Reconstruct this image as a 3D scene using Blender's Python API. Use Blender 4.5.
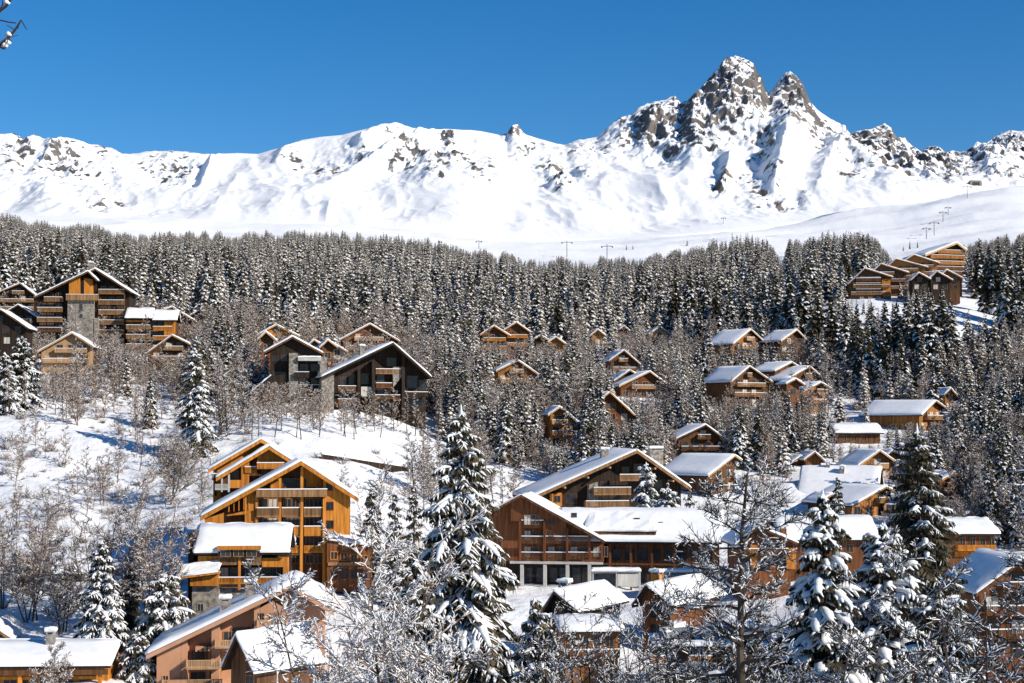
import bpy, math, random
import numpy as np
from mathutils import Vector

for o in list(bpy.data.objects):
    bpy.data.objects.remove(o)
SC = bpy.context.scene
COL = SC.collection
F = 1624.0
PITCH = math.atan(88.5 / F)
CP, SP = math.cos(PITCH), math.sin(PITCH)

# ------------------------------------------------------------------ camera
cam_data = bpy.data.cameras.new('camera')
cam_data.sensor_width = 36.0
cam_data.lens = 36.0 * F / 1024.0
cam_data.clip_start = 0.5
cam_data.clip_end = 30000.0
cam = bpy.data.objects.new('camera', cam_data)
cam.location = (0, 0, 0)
cam.rotation_euler = (math.pi / 2 + PITCH, 0, 0)
COL.objects.link(cam)
SC.camera = cam

# ------------------------------------------------------------------ sky and sun
SUN_AZ = math.radians(119.0)      # clockwise from +Y: to the right and behind the camera
SUN_EL = math.radians(30.0)
world = bpy.data.worlds.new('World')
SC.world = world
world.use_nodes = True
wn = world.node_tree.nodes
wl = world.node_tree.links
wn.clear()
sky = wn.new('ShaderNodeTexSky')
sky.sky_type = 'NISHITA'
sky.sun_disc = False
sky.sun_elevation = SUN_EL
sky.sun_rotation = SUN_AZ
sky.altitude = 2200.0
sky.air_density = 1.0
sky.dust_density = 0.0
sky.ozone_density = 3.0
bgn = wn.new('ShaderNodeBackground')
bgn.inputs['Strength'].default_value = 0.104
won = wn.new('ShaderNodeOutputWorld')
hsv = wn.new('ShaderNodeHueSaturation')
hsv.inputs['Hue'].default_value = 0.501
hsv.inputs['Saturation'].default_value = 1.36
wl.new(sky.outputs[0], hsv.inputs['Color'])
wl.new(hsv.outputs[0], bgn.inputs[0])
wl.new(bgn.outputs[0], won.inputs[0])

sun_data = bpy.data.lights.new('sun', 'SUN')
sun_data.energy = 5.0
sun_data.angle = math.radians(0.5)
sun_data.color = (1.0, 0.92, 0.79)
sun = bpy.data.objects.new('sun', sun_data)
sdir = Vector((math.sin(SUN_AZ) * math.cos(SUN_EL), math.cos(SUN_AZ) * math.cos(SUN_EL), math.sin(SUN_EL)))
sun.rotation_euler = sdir.to_track_quat('Z', 'Y').to_euler()
sun.location = (100, -100, 200)
COL.objects.link(sun)

SC.view_settings.view_transform = 'Standard'
SC.view_settings.look = 'None'
SC.view_settings.exposure = 0.22
SC.view_settings.gamma = 1.0
SC.view_settings.use_curve_mapping = False
SC.cycles.max_bounces = 4
SC.cycles.diffuse_bounces = 2
SC.cycles.glossy_bounces = 2
SC.cycles.transmission_bounces = 1
SC.cycles.use_adaptive_sampling = True

# ------------------------------------------------------------------ pixel <-> world
def ray(px, py):
    a = (px - 512.0) / F
    b = (341.5 - py) / F
    y = CP - b * SP
    z = SP + b * CP
    return a / y, z / y

def vof(py):
    b = (341.5 - np.asarray(py, float)) / F
    return (SP + b * CP) / (CP - b * SP)

def P(px, py, d):
    u, v = ray(px, py)
    return Vector((u * d, d, v * d))

def proj(x, y, z):
    c = y * CP + z * SP
    b = (-y * SP + z * CP) / c
    return 512.0 + F * x / c, 341.5 - F * b

# ------------------------------------------------------------------ noise
def _hash(ix, iy, seed):
    h = (ix.astype(np.int64) * 374761393 + iy.astype(np.int64) * 668265263 + seed * 974711) & 0x7fffffff
    h = ((h ^ (h >> 13)) * 1274126177) & 0x7fffffff
    h = h ^ (h >> 16)
    return (h & 0xffff) / 65535.0

def vnoise(x, y, seed=0):
    x = np.asarray(x, float); y = np.asarray(y, float)
    ix = np.floor(x); iy = np.floor(y)
    fx = x - ix; fy = y - iy
    fx = fx * fx * fx * (fx * (fx * 6 - 15) + 10); fy = fy * fy * fy * (fy * (fy * 6 - 15) + 10)
    a = _hash(ix, iy, seed); b = _hash(ix + 1, iy, seed)
    c = _hash(ix, iy + 1, seed); d = _hash(ix + 1, iy + 1, seed)
    return (a * (1 - fx) + b * fx) * (1 - fy) + (c * (1 - fx) + d * fx) * fy * 1.0

def fbm(x, y, octv=4, seed=0):
    s = 0; amp = 0.5; tot = 0
    for i in range(octv):
        s = s + amp * vnoise(x, y, seed + i * 17); tot += amp
        c, q = math.cos(0.6), math.sin(0.6)
        x, y = (x * c - y * q) * 2.03 + 5.1, (x * q + y * c) * 2.03 - 3.7
        amp *= 0.5
    return s / tot

def ridged(x, y, octv=4, seed=0):
    s = 0; amp = 0.5; tot = 0
    for i in range(octv):
        s = s + amp * (1 - np.abs(2 * vnoise(x, y, seed + i * 13) - 1)); tot += amp
        c, q = math.cos(0.7), math.sin(0.7)
        x, y = (x * c - y * q) * 2.1 + 3.3, (x * q + y * c) * 2.1 + 1.9
        amp *= 0.5
    return s / tot

# ------------------------------------------------------------------ materials
def mat(name):
    m = bpy.data.materials.new(name)
    m.use_nodes = True
    nt = m.node_tree
    return m, nt, nt.nodes['Principled BSDF']

def noise_mix(nt, bs, c1, c2, scale=(1, 1, 1), detail=3.0, lo=0.35, hi=0.65, coord='Object', vary=0.0):
    tc = nt.nodes.new('ShaderNodeTexCoord')
    mp = nt.nodes.new('ShaderNodeMapping')
    mp.inputs['Scale'].default_value = scale
    nz = nt.nodes.new('ShaderNodeTexNoise')
    nz.inputs['Scale'].default_value = 1.0
    nz.inputs['Detail'].default_value = detail
    cr = nt.nodes.new('ShaderNodeValToRGB')
    cr.color_ramp.elements[0].position = lo
    cr.color_ramp.elements[1].position = hi
    cr.color_ramp.elements[0].color = (*c1, 1)
    cr.color_ramp.elements[1].color = (*c2, 1)
    nt.links.new(tc.outputs[coord], mp.inputs[0])
    nt.links.new(mp.outputs[0], nz.inputs['Vector'])
    nt.links.new(nz.outputs[0], cr.inputs[0])
    out = cr.outputs[0]
    if vary > 0:
        oi = nt.nodes.new('ShaderNodeObjectInfo')
        hs = nt.nodes.new('ShaderNodeHueSaturation')
        mr = nt.nodes.new('ShaderNodeMapRange')
        mr.inputs['To Min'].default_value = 1 - vary
        mr.inputs['To Max'].default_value = 1 + vary
        nt.links.new(oi.outputs['Random'], mr.inputs['Value'])
        nt.links.new(mr.outputs[0], hs.inputs['Value'])
        nt.links.new(out, hs.inputs['Color'])
        out = hs.outputs[0]
    nt.links.new(out, bs.inputs['Base Color'])
    return nz, out

def bump(nt, bs, h, strength=0.3, dist=0.1):
    b = nt.nodes.new('ShaderNodeBump')
    b.inputs['Strength'].default_value = strength
    b.inputs['Distance'].default_value = dist
    nt.links.new(h, b.inputs['Height'])
    nt.links.new(b.outputs[0], bs.inputs['Normal'])

M = {}
def simple(key, c1, c2, scale, rough=0.8, vary=0.0, bmp=0.0, lo=0.35, hi=0.65, spec=0.2):
    m, nt, bs = mat(key)
    nz, _ = noise_mix(nt, bs, c1, c2, scale, vary=vary, lo=lo, hi=hi)
    bs.inputs['Roughness'].default_value = rough
    bs.inputs['Specular IOR Level'].default_value = spec
    if bmp:
        bump(nt, bs, nz.outputs[0], bmp, 0.05)
    M[key] = m
    return m

simple('snow', (0.80, 0.81, 0.84), (0.88, 0.88, 0.88), (0.9, 0.9, 0.9), 0.55, bmp=0.35)
simple('tree_snow', (0.72, 0.73, 0.76), (0.88, 0.88, 0.88), (1.3, 1.3, 1.3), 0.6, bmp=0.4)
simple('needles', (0.028, 0.027, 0.017), (0.105, 0.082, 0.048), (0.9, 0.9, 0.9), 0.75, vary=0.35)
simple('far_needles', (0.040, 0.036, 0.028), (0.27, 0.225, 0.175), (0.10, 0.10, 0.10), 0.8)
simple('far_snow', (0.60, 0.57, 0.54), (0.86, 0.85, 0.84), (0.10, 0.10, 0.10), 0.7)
simple('bark', (0.035, 0.026, 0.020), (0.10, 0.075, 0.055), (3, 3, 0.6), 0.9, vary=0.3)
simple('twig', (0.10, 0.062, 0.038), (0.27, 0.175, 0.11), (0.8, 0.8, 0.8), 0.85, vary=0.3)
simple('dark_twig', (0.025, 0.019, 0.015), (0.09, 0.062, 0.043), (0.8, 0.8, 0.8), 0.85, vary=0.2)
WOODS = {
    'orange_wood': ((0.33, 0.105, 0.014), (0.62, 0.245, 0.036)),
    'honey_wood': ((0.17, 0.066, 0.018), (0.40, 0.17, 0.048)),
    'brown_wood': ((0.055, 0.025, 0.011), (0.155, 0.070, 0.031)),
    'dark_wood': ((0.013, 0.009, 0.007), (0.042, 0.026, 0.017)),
    'red_wood': ((0.085, 0.030, 0.011), (0.21, 0.078, 0.030)),
    'light_wood': ((0.40, 0.23, 0.11), (0.56, 0.36, 0.20)),
    'trim_wood': ((0.17, 0.088, 0.038), (0.36, 0.20, 0.095)),
}
for k, (a, b) in WOODS.items():
    m, nt, bs = mat(k)
    nz, out = noise_mix(nt, bs, a, b, (2.6, 2.6, 0.22), 7.0, 0.32, 0.64, vary=0.15)
    bs.inputs['Roughness'].default_value = 0.75
    bs.inputs['Specular IOR Level'].default_value = 0.2
    bump(nt, bs, nz.outputs[0], 0.4, 0.04)
    M[k] = m
simple('salmon_render', (0.46, 0.235, 0.135), (0.54, 0.29, 0.175), (0.5, 0.5, 0.5), 0.9)
simple('cream_render', (0.55, 0.50, 0.42), (0.64, 0.59, 0.51), (0.5, 0.5, 0.5), 0.9)
simple('stone', (0.13, 0.115, 0.10), (0.36, 0.32, 0.275), (1.6, 1.6, 1.6), 0.95, bmp=0.6)
simple('concrete', (0.40, 0.39, 0.37), (0.52, 0.50, 0.47), (0.8, 0.8, 0.8), 0.9)
simple('glass', (0.012, 0.015, 0.020), (0.035, 0.042, 0.055), (0.7, 0.7, 0.7), 0.2, vary=0.3, spec=0.3)
simple('curtain', (0.45, 0.42, 0.38), (0.60, 0.57, 0.52), (2, 2, 0.3), 0.8)
simple('steel', (0.20, 0.21, 0.22), (0.30, 0.31, 0.33), (1, 1, 1), 0.5)
simple('dark_metal', (0.03, 0.03, 0.033), (0.06, 0.06, 0.065), (1, 1, 1), 0.5)
simple('teal_glass', (0.02, 0.11, 0.13), (0.05, 0.21, 0.25), (0.6, 0.6, 0.6), 0.2, spec=0.5)
simple('tyre', (0.02, 0.02, 0.02), (0.035, 0.035, 0.035), (5, 5, 5), 0.9)
simple('car_paint', (0.10, 0.11, 0.13), (0.13, 0.14, 0.16), (1, 1, 1), 0.3, spec=0.5)

def rock_snow_material():
    m, nt, bs = mat('mountain_snow_rock')
    at = nt.nodes.new('ShaderNodeAttribute'); at.attribute_name = 'rock'
    tc = nt.nodes.new('ShaderNodeTexCoord')
    n1 = nt.nodes.new('ShaderNodeTexNoise'); n1.inputs['Scale'].default_value = 0.2
    n1.inputs['Detail'].default_value = 8.0; n1.inputs['Roughness'].default_value = 0.72
    n2 = nt.nodes.new('ShaderNodeTexNoise'); n2.inputs['Scale'].default_value = 0.018
    n2.inputs['Detail'].default_value = 5.0
    nt.links.new(tc.outputs['Object'], n1.inputs['Vector'])
    nt.links.new(tc.outputs['Object'], n2.inputs['Vector'])
    ad = nt.nodes.new('ShaderNodeMath'); ad.operation = 'MULTIPLY_ADD'
    nt.links.new(n1.outputs[0], ad.inputs[0]); ad.inputs[1].default_value = 0.9
    nt.links.new(at.outputs['Fac'], ad.inputs[2])
    mr = nt.nodes.new('ShaderNodeMapRange'); mr.interpolation_type = 'SMOOTHSTEP'
    mr.inputs['From Min'].default_value = 0.86; mr.inputs['From Max'].default_value = 1.06
    nt.links.new(ad.outputs[0], mr.inputs['Value'])
    cr = nt.nodes.new('ShaderNodeValToRGB')
    cr.color_ramp.elements[0].position = 0.35; cr.color_ramp.elements[0].color = (0.075, 0.074, 0.078, 1)
    cr.color_ramp.elements[1].position = 0.65; cr.color_ramp.elements[1].color = (0.21, 0.178, 0.155, 1)
    nt.links.new(n2.outputs[0], cr.inputs[0])
    mx = nt.nodes.new('ShaderNodeMixRGB')
    mx.inputs[1].default_value = (0.86, 0.87, 0.89, 1)
    nt.links.new(mr.outputs[0], mx.inputs[0]); nt.links.new(cr.outputs[0], mx.inputs[2])
    nt.links.new(mx.outputs[0], bs.inputs['Base Color'])
    bs.inputs['Roughness'].default_value = 0.8
    bs.inputs['Specular IOR Level'].default_value = 0.1
    bump(nt, bs, n1.outputs[0], 0.35, 3.0)
    return m
M['mountain'] = rock_snow_material()

def ground_material():
    m, nt, bs = mat('ground_snow')
    tc = nt.nodes.new('ShaderNodeTexCoord')
    n1 = nt.nodes.new('ShaderNodeTexNoise'); n1.inputs['Scale'].default_value = 0.35
    n1.inputs['Detail'].default_value = 6.0; n1.inputs['Roughness'].default_value = 0.6
    nt.links.new(tc.outputs['Object'], n1.inputs['Vector'])
    cr = nt.nodes.new('ShaderNodeValToRGB')
    cr.color_ramp.elements[0].position = 0.27; cr.color_ramp.elements[0].color = (0.30, 0.25, 0.20, 1)
    cr.color_ramp.elements[1].position = 0.34; cr.color_ramp.elements[1].color = (0.82, 0.83, 0.85, 1)
    nt.links.new(n1.outputs[0], cr.inputs[0])
    nt.links.new(cr.outputs[0], bs.inputs['Base Color'])
    bs.inputs['Roughness'].default_value = 0.6
    bs.inputs['Specular IOR Level'].default_value = 0.2
    bump(nt, bs, n1.outputs[0], 0.8, 0.8)
    return m
M['ground'] = ground_material()

# ------------------------------------------------------------------ mesh helpers
class MB:
    def __init__(self):
        self.v = []; self.f = []; self.m = []
    def add(self, vs, fs, mi=0):
        n = len(self.v)
        self.v.extend(vs)
        for f in fs:
            self.f.append(tuple(i + n for i in f)); self.m.append(mi)
    def box(self, x0, x1, y0, y1, z0, z1, mi=0):
        self.add([(x0, y0, z0), (x1, y0, z0), (x1, y1, z0), (x0, y1, z0), (x0, y0, z1), (x1, y0, z1), (x1, y1, z1), (x0, y1, z1)],
                 [(0, 3, 2, 1), (4, 5, 6, 7), (0, 1, 5, 4), (1, 2, 6, 5), (2, 3, 7, 6), (3, 0, 4, 7)], mi)
    def prism(self, pts, y0, y1, mi=0):
        # pts: (x, z) outline, counter-clockwise seen from the front (-y)
        n = len(pts)
        a = sum(pts[i][0] * pts[(i + 1) % n][1] - pts[(i + 1) % n][0] * pts[i][1] for i in range(n))
        if a < 0:
            pts = pts[::-1]
        vs = [(x, y0, z) for x, z in pts] + [(x, y1, z) for x, z in pts]
        fs = [tuple(range(n)), tuple(range(2 * n - 1, n - 1, -1))]
        for i in range(n):
            j = (i + 1) % n
            fs.append((i, i + n, j + n, j))
        self.add(vs, fs, mi)
    def tube(self, pts, rads, n=3, mi=0, rz=1.0, cap=False, up=(0, 0, 1)):
        base = len(self.v)
        for k, p in enumerate(pts):
            p = Vector(p)
            a = Vector(pts[max(k - 1, 0)]); b = Vector(pts[min(k + 1, len(pts) - 1)])
            t = (b - a)
            if t.length < 1e-6:
                t = Vector((0, 0, 1))
            t.normalize()
            s = t.cross(Vector((0, 0, 1)))
            if s.length < 0.05:
                s = Vector((1, 0, 0))
            s.normalize()
            w = s.cross(t); w.normalize()
            for i in range(n):
                an = 2 * math.pi * i / n + 0.5
                q = p + s * (math.cos(an) * rads[k]) + w * (math.sin(an) * rads[k] * rz)
                self.v.append((q.x, q.y, q.z))
        for k in range(len(pts) - 1):
            for i in range(n):
                j = (i + 1) % n
                o = base + k * n
                self.f.append((o + i, o + j, o + n + j, o + n + i)); self.m.append(mi)
        if cap:
            self.f.append(tuple(base + i for i in range(n - 1, -1, -1))); self.m.append(mi)
            o = base + (len(pts) - 1) * n
            self.f.append(tuple(o + i for i in range(n))); self.m.append(mi)
    def mesh(self, name, mats, smooth=False):
        me = bpy.data.meshes.new(name)
        me.from_pydata(self.v, [], self.f)
        if not isinstance(mats, (list, tuple)):
            mats = [mats]
        for m in mats:
            me.materials.append(m)
        if len(mats) > 1:
            me.polygons.foreach_set('material_index', self.m)
        if smooth:
            me.polygons.foreach_set('use_smooth', [True] * len(self.f))
        me.update()
        return me

def link(name, me, parent=None, loc=None):
    o = bpy.data.objects.new(name, me)
    COL.objects.link(o)
    if parent is not None:
        o.parent = parent
    if loc is not None:
        o.location = loc
    return o

def tag(o, label=None, cat=None, group=None, kind=None):
    if label: o['label'] = label
    if cat: o['category'] = cat
    if group: o['group'] = group
    if kind: o['kind'] = kind
    return o

def empty(name, loc, rz=0.0, sc=1.0):
    o = bpy.data.objects.new(name, None)
    COL.objects.link(o)
    o.location = loc
    o.rotation_euler = (0, 0, rz)
    o.scale = (sc, sc, sc)
    o.empty_display_size = 0.5
    return o

def np_mesh(name, V, Q, mats, midx=None, smooth=True):
    me = bpy.data.meshes.new(name)
    k = Q.shape[1]
    me.vertices.add(len(V)); me.vertices.foreach_set('co', np.ascontiguousarray(V, np.float32).ravel())
    me.loops.add(Q.size); me.loops.foreach_set('vertex_index', np.ascontiguousarray(Q, np.int32).ravel())
    me.polygons.add(len(Q))
    me.polygons.foreach_set('loop_start', np.arange(0, Q.size, k, dtype=np.int32))
    me.polygons.foreach_set('loop_total', np.full(len(Q), k, np.int32))
    for m in mats:
        me.materials.append(m)
    if midx is not None:
        me.polygons.foreach_set('material_index', np.ascontiguousarray(midx, np.int32))
    me.polygons.foreach_set('use_smooth', np.full(len(Q), smooth, bool))
    me.update(calc_edges=True)
    return me

def grid_quads(nr, nc):
    i = np.arange(nr - 1)[:, None] * nc + np.arange(nc - 1)[None, :]
    return np.stack([i, i + 1, i + nc + 1, i + nc], -1).reshape(-1, 4)

# ------------------------------------------------------------------ the slope
D_ROWS = [2, 30, 80, 130, 190, 230, 270, 310, 350, 400, 450, 520, 570, 600, 650, 700, 850, 1000, 1200, 1400]
C_PX = [-420, 0, 150, 300, 512, 700, 850, 1024, 1440]
C_Y = {
    0:    [700, 600, 545, 490, 430, 385, 352, 325, 311, 302, 292, 285, 268, 250, 236, 230],
    150:  [702, 600, 545, 490, 440, 395, 362, 335, 320, 312, 302, 293, 275, 260, 248, 243],
    300:  [702, 600, 533, 480, 435, 400, 372, 345, 330, 322, 312, 303, 283, 265, 250, 245],
    512:  [700, 632, 590, 545, 492, 437, 398, 362, 343, 335, 323, 312, 292, 277, 268, 262],
    700:  [698, 632, 590, 545, 495, 442, 408, 372, 352, 342, 328, 316, 297, 282, 268, 258],
    850:  [698, 625, 580, 535, 492, 440, 405, 352, 312, 300, 293, 288, 277, 268, 262, 255],
    1024: [698, 615, 572, 530, 492, 440, 402, 352, 326, 318, 300, 286, 277, 266, 252, 245],
}
C_Y[-420] = C_Y[0]; C_Y[1440] = C_Y[1024]
_DR = np.array(D_ROWS, float)
_T = []
for c in C_PX:
    col = [-2.2, -9.5, -23.0, -26.5]
    for d, y in zip(D_ROWS[4:], C_Y[c]):
        col.append(float(vof(y)) * d)
    _T.append(col)
_T = np.array(_T)

def pchip(x, xp, yp):
    # monotone-ish cubic (Catmull-Rom with limited slopes) along the last axis of yp
    x = np.asarray(x, float)
    h = np.diff(xp); dl = np.diff(yp, axis=-1) / h
    m = np.zeros_like(yp)
    m[..., 1:-1] = (dl[..., :-1] * h[1:] + dl[..., 1:] * h[:-1]) / (h[1:] + h[:-1])
    m[..., 0] = dl[..., 0]; m[..., -1] = dl[..., -1]
    i = np.clip(np.searchsorted(xp, x) - 1, 0, len(xp) - 2)
    t = (x - xp[i]) / h[i]
    y0 = yp[..., i]; y1 = yp[..., i + 1]; m0 = m[..., i] * h[i]; m1 = m[..., i + 1] * h[i]
    t2 = t * t; t3 = t2 * t
    return (2 * t3 - 3 * t2 + 1) * y0 + (t3 - 2 * t2 + t) * m0 + (-2 * t3 + 3 * t2) * y1 + (t3 - t2) * m1

_FD = np.linspace(2, 1400, 1400)
_A = pchip(_FD, _DR, _T)                          # cols x 1400
_FU = (np.linspace(-420, 1440, 373) - 512) / F
_B = pchip(_FU, (np.array(C_PX, float) - 512) / F, _A.T).T      # 373 x 1400

def H(x, d):
    x = np.asarray(x, float); d = np.clip(np.asarray(d, float), 2.0, 1400.0)
    u = np.clip(x / d, _FU[0], _FU[-1])
    fu = (u - _FU[0]) / (_FU[1] - _FU[0]); fd = (d - 2.0) / (_FD[1] - _FD[0])
    iu = np.clip(fu.astype(int) if hasattr(fu, 'astype') else int(fu), 0, len(_FU) - 2)
    idd = np.clip(np.asarray(fd).astype(int), 0, len(_FD) - 2)
    tu = fu - iu; td = fd - idd
    z = (_B[iu, idd] * (1 - tu) + _B[iu + 1, idd] * tu) * (1 - td) + (_B[iu, idd + 1] * (1 - tu) + _B[iu + 1, idd + 1] * tu) * td
    am = np.clip((d - 120) / 80, 0, 1)
    z = z + am * (3.0 * (fbm(x / 45, d / 45, 3, 5) - 0.5) + 2.2 * (fbm(x / 10, d / 10, 3, 9) - 0.5))
    return z

_COLS = {}
_DS = np.concatenate([np.arange(135, 620, 2.0), np.arange(620, 1400, 5.0)])
def ground_hit(px, py):
    # depth at which the sight line through a pixel first meets the slope
    k = int(round(px / 2.0))
    if k not in _COLS:
        u = ray(k * 2.0, 400)[0]
        _COLS[k] = np.maximum.accumulate(H(u * _DS, _DS) / _DS)
    c = _COLS[k]
    v = ray(px, py)[1]
    i = int(np.searchsorted(c, v))
    if i <= 0:
        return float(_DS[0])
    if i >= len(c):
        return 1390.0
    t = (v - c[i - 1]) / max(c[i] - c[i - 1], 1e-9)
    return float(_DS[i - 1] + (_DS[i] - _DS[i - 1]) * t)

def gz(x, d):
    return float(H(np.array([x]), np.array([d]))[0])

def build_ground():
    us = np.linspace(-0.56, 0.56, 420)
    ds = np.concatenate([np.linspace(2, 190, 60), np.linspace(192, 520, 330), np.linspace(523, 1400, 220)])
    U, D = np.meshgrid(us, ds)
    X = U * D
    Z = H(X, D)
    V = np.stack([X, D, Z], -1).reshape(-1, 3)
    me = np_mesh('ground', V, grid_quads(len(ds), len(us)), [M['ground']])
    tag(link('ground', me), 'snow covered hillside under the village', kind='structure')
build_ground()

# ------------------------------------------------------------------ the mountain range
SKY = [(-420, 150), (-200, 142), (-60, 136), (0, 134), (10, 133), (18, 140), (31, 134), (40, 139), (60, 138), (75, 140), (85, 144), (110, 149), (118, 154),
       (130, 154), (150, 151), (165, 151), (180, 152), (200, 154), (215, 154), (235, 153), (256, 154), (280, 147), (300, 140), (318, 137), (340, 135),
       (360, 130), (385, 124), (395, 123), (412, 128), (440, 130), (470, 130), (480, 131), (500, 135), (507, 134), (512, 126), (518, 125), (524, 134),
       (540, 139), (555, 143), (565, 145), (578, 140), (598, 137), (605, 130), (618, 120), (622, 117), (632, 115), (640, 108), (655, 102), (665, 100),
       (677, 96), (682, 103), (690, 100), (700, 90), (712, 77), (722, 66), (728, 58), (738, 56), (748, 59), (757, 64), (760, 74), (764, 75), (768, 90),
       (771, 95), (780, 82), (788, 74), (793, 71), (800, 78), (806, 84), (812, 100), (820, 110), (835, 120), (848, 126), (853, 134), (862, 131),
       (875, 129), (888, 124), (895, 128), (900, 138), (908, 137), (915, 146), (925, 152), (932, 147), (940, 147), (948, 152), (956, 152), (968, 152),
       (975, 148), (982, 142), (990, 143), (1005, 134), (1015, 130), (1024, 132), (1060, 120), (1120, 128), (1200, 140), (1440, 150)]
ROCKS = [(735, 88, 42, 48, 1.0), (700, 112, 45, 30, .8), (655, 125, 45, 25, .75), (690, 140, 40, 15, .7), (797, 100, 22, 45, .85), (830, 135, 30, 25, .6),
         (880, 150, 38, 26, .95), (915, 165, 40, 22, .95), (945, 175, 30, 20, .8), (1010, 158, 45, 30, .9), (770, 140, 30, 22, .55), (750, 185, 40, 12, .35),
         (722, 182, 8, 10, .8), (60, 160, 45, 30, .52), (20, 150, 30, 25, .5), (100, 175, 20, 12, .4), (165, 168, 28, 14, .62), (185, 172, 12, 10, .7),
         (290, 160, 14, 8, .5), (325, 170, 25, 14, .42), (360, 160, 20, 16, .42), (385, 130, 14, 8, .5), (446, 151, 9, 8, .9), (405, 165, 25, 14, .45),
         (435, 186, 12, 6, .75), (445, 170, 28, 9, .6), (480, 178, 14, 9, .6), (515, 130, 9, 9, 1.0), (530, 155, 14, 7, .75), (550, 172, 14, 7, .7),
         (560, 187, 10, 8, .85), (585, 180, 10, 6, .6), (590, 155, 30, 14, .4), (100, 205, 25, 8, .5), (80, 208, 20, 6, .45), (780, 200, 25, 6, .5),
         (990, 180, 20, 10, .5), (860, 185, 20, 6, .4)]

def build_mountain():
    px = np.arange(-400, 1425, 1.3)
    nc = len(px)
    sk = np.array(SKY, float)
    ysk = np.interp(px, sk[:, 0], sk[:, 1])
    dR = np.interp(px, [-420, 400, 600, 740, 800, 880, 960, 975, 1100, 1440], [2850, 2850, 2950, 3050, 3020, 2950, 2950, 3700, 3700, 3600])
    yb = np.interp(px, C_PX, [C_Y[c][-1] for c in C_PX]) + 3
    yf = np.interp(px, [-420, 0, 200, 380, 500, 600, 700, 800, 860, 900, 930, 970, 1024, 1440], [221, 221, 226, 232, 240, 244, 238, 226, 218, 212, 205, 192, 189, 185])
    dF = np.interp(px, [-420, 500, 700, 900, 1440], [2000, 1900, 1900, 2100, 2300])
    yd = yf + np.interp(px, [-420, 900, 950, 1440], [-4, -4, 6, 6])
    def smooth(a, w):
        k = np.exp(-0.5 * (np.arange(-3 * w, 3 * w + 1) / w) ** 2)
        return np.convolve(np.pad(a, 3 * w, mode='edge'), k / k.sum(), 'valid')
    dR, yf, yd, dF, yb = smooth(dR, 18), smooth(yf, 25), smooth(yd, 25), smooth(dF, 25), smooth(yb, 25)
    nr0, nr1, nr2, nr3 = 40, 12, 300, 14
    t = np.concatenate([np.linspace(0, 1, nr0, endpoint=False), 1 + np.linspace(0, 1, nr1, endpoint=False), 2 + np.linspace(0, 1, nr2), 3 + np.linspace(0, 1, nr3 + 1)[1:]])[:, None]
    d0 = 1385.0
    dG = dF + 260
    a = np.clip(t, 0, 1); b = np.clip(t - 1, 0, 1); c = np.clip(t - 2, 0, 1); e = np.clip(t - 3, 0, 1)
    D = d0 + a * (dF - d0) + b * (dG - dF) + c * (dR - dG) + e * 900
    vb, vf, vd, vr = vof(yb), vof(yf), vof(yd), vof(ysk)
    cc = c ** 1.12
    vs = smooth(vr, 28)
    vr = np.broadcast_to(vr, D.shape) * c ** 4 + vs * (1 - c ** 4)
    Vv = np.where(t <= 1, vb + a * (vf - vb), np.where(t <= 2, vf + (vd - vf) * (b * b * (3 - 2 * b)), vd + cc * (vr - vd)))
    PXg = np.broadcast_to(px, D.shape)
    X = (PXg - 512) / F * D
    Z = Vv * D
    Z = np.where(t > 3, vof(ysk) * dR - e * 900 * 0.9, Z)
    # rock mask from known outcrops
    PY = np.where(t <= 3, proj(X, D, Z)[1], ysk)
    rock = np.zeros_like(Z)
    for (cx, cy, rx, ry, w) in ROCKS:
        q = ((PXg - cx) / rx) ** 2 + ((PY - cy) / ry) ** 2
        rock = np.maximum(rock, w * np.exp(-q * 0.75))
    inr = np.clip((t - 2.02) / 0.15, 0, 1) * (t <= 3)
    rim = np.clip((1 - c) / 0.10, 0, 1)
    hgt = np.sin(np.pi * np.clip(c, 0, 1)) ** 0.6
    big = ridged(X / 330, D / 900 + X / 1500, 3, 21) - 0.55
    mid = ridged(X / 120 + D / 700, D / 330, 4, 33) - 0.55
    fine = ridged(X / 42, D / 60, 4, 47) - 0.55
    mf = fbm(X / 18, D / 22, 3, 71) - 0.5
    crag = ridged(X / 26 + D / 90, D / 34, 4, 57) - 0.55
    tooth = ridged(X / 13, D / 15, 3, 63) - 0.55
    near = 0.25 + 0.75 * rim
    Zn = Z + inr * (rim * (105 * big * hgt * (0.55 + 0.45 * np.clip(rock * 2, 0, 1)) + 24 * mid * (1 - rock)) +
                    rock * near * (26 * mid + 30 * fine + 24 * crag) + rock * (15 * tooth + 8 * mf) + 1.6 * (fine * rim) + 0.8 * mf * rim)
    # spurs whose left flanks lie in shadow
    for (x0, y0, x1, y1, wd, amp) in [(800, 125, 772, 203, 26, 38), (735, 150, 722, 192, 12, 22), (850, 150, 815, 200, 24, 26), (470, 132, 330, 185, 16, 34),
                                      (395, 124, 352, 150, 12, 25), (222, 155, 195, 192, 10, 20), (300, 140, 272, 170, 14, 22), (60, 140, 35, 170, 12, 20),
                                      (330, 208, 322, 232, 10, 12), (225, 214, 170, 236, 14, 16), (655, 118, 640, 150, 10, 15), (700, 100, 690, 150, 12, 18)]:
        dx, dy = x1 - x0, y1 - y0
        L2 = dx * dx + dy * dy
        s = np.clip(((PXg - x0) * dx + (PY - y0) * dy) / L2, 0, 1)
        ox = PXg - (x0 + s * dx); oy = PY - (y0 + s * dy)
        r = np.sqrt(ox * ox + (oy * 1.3) ** 2) / wd
        prof = np.clip(1 - r, 0, 1) ** 1.1 * (0.45 + 1.1 * fbm(X / 40, D / 45, 3, 133))
        Zn = Zn + inr * rim * amp * prof * np.sin(np.pi * np.clip(0.15 + 0.8 * s, 0, 1))
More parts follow.
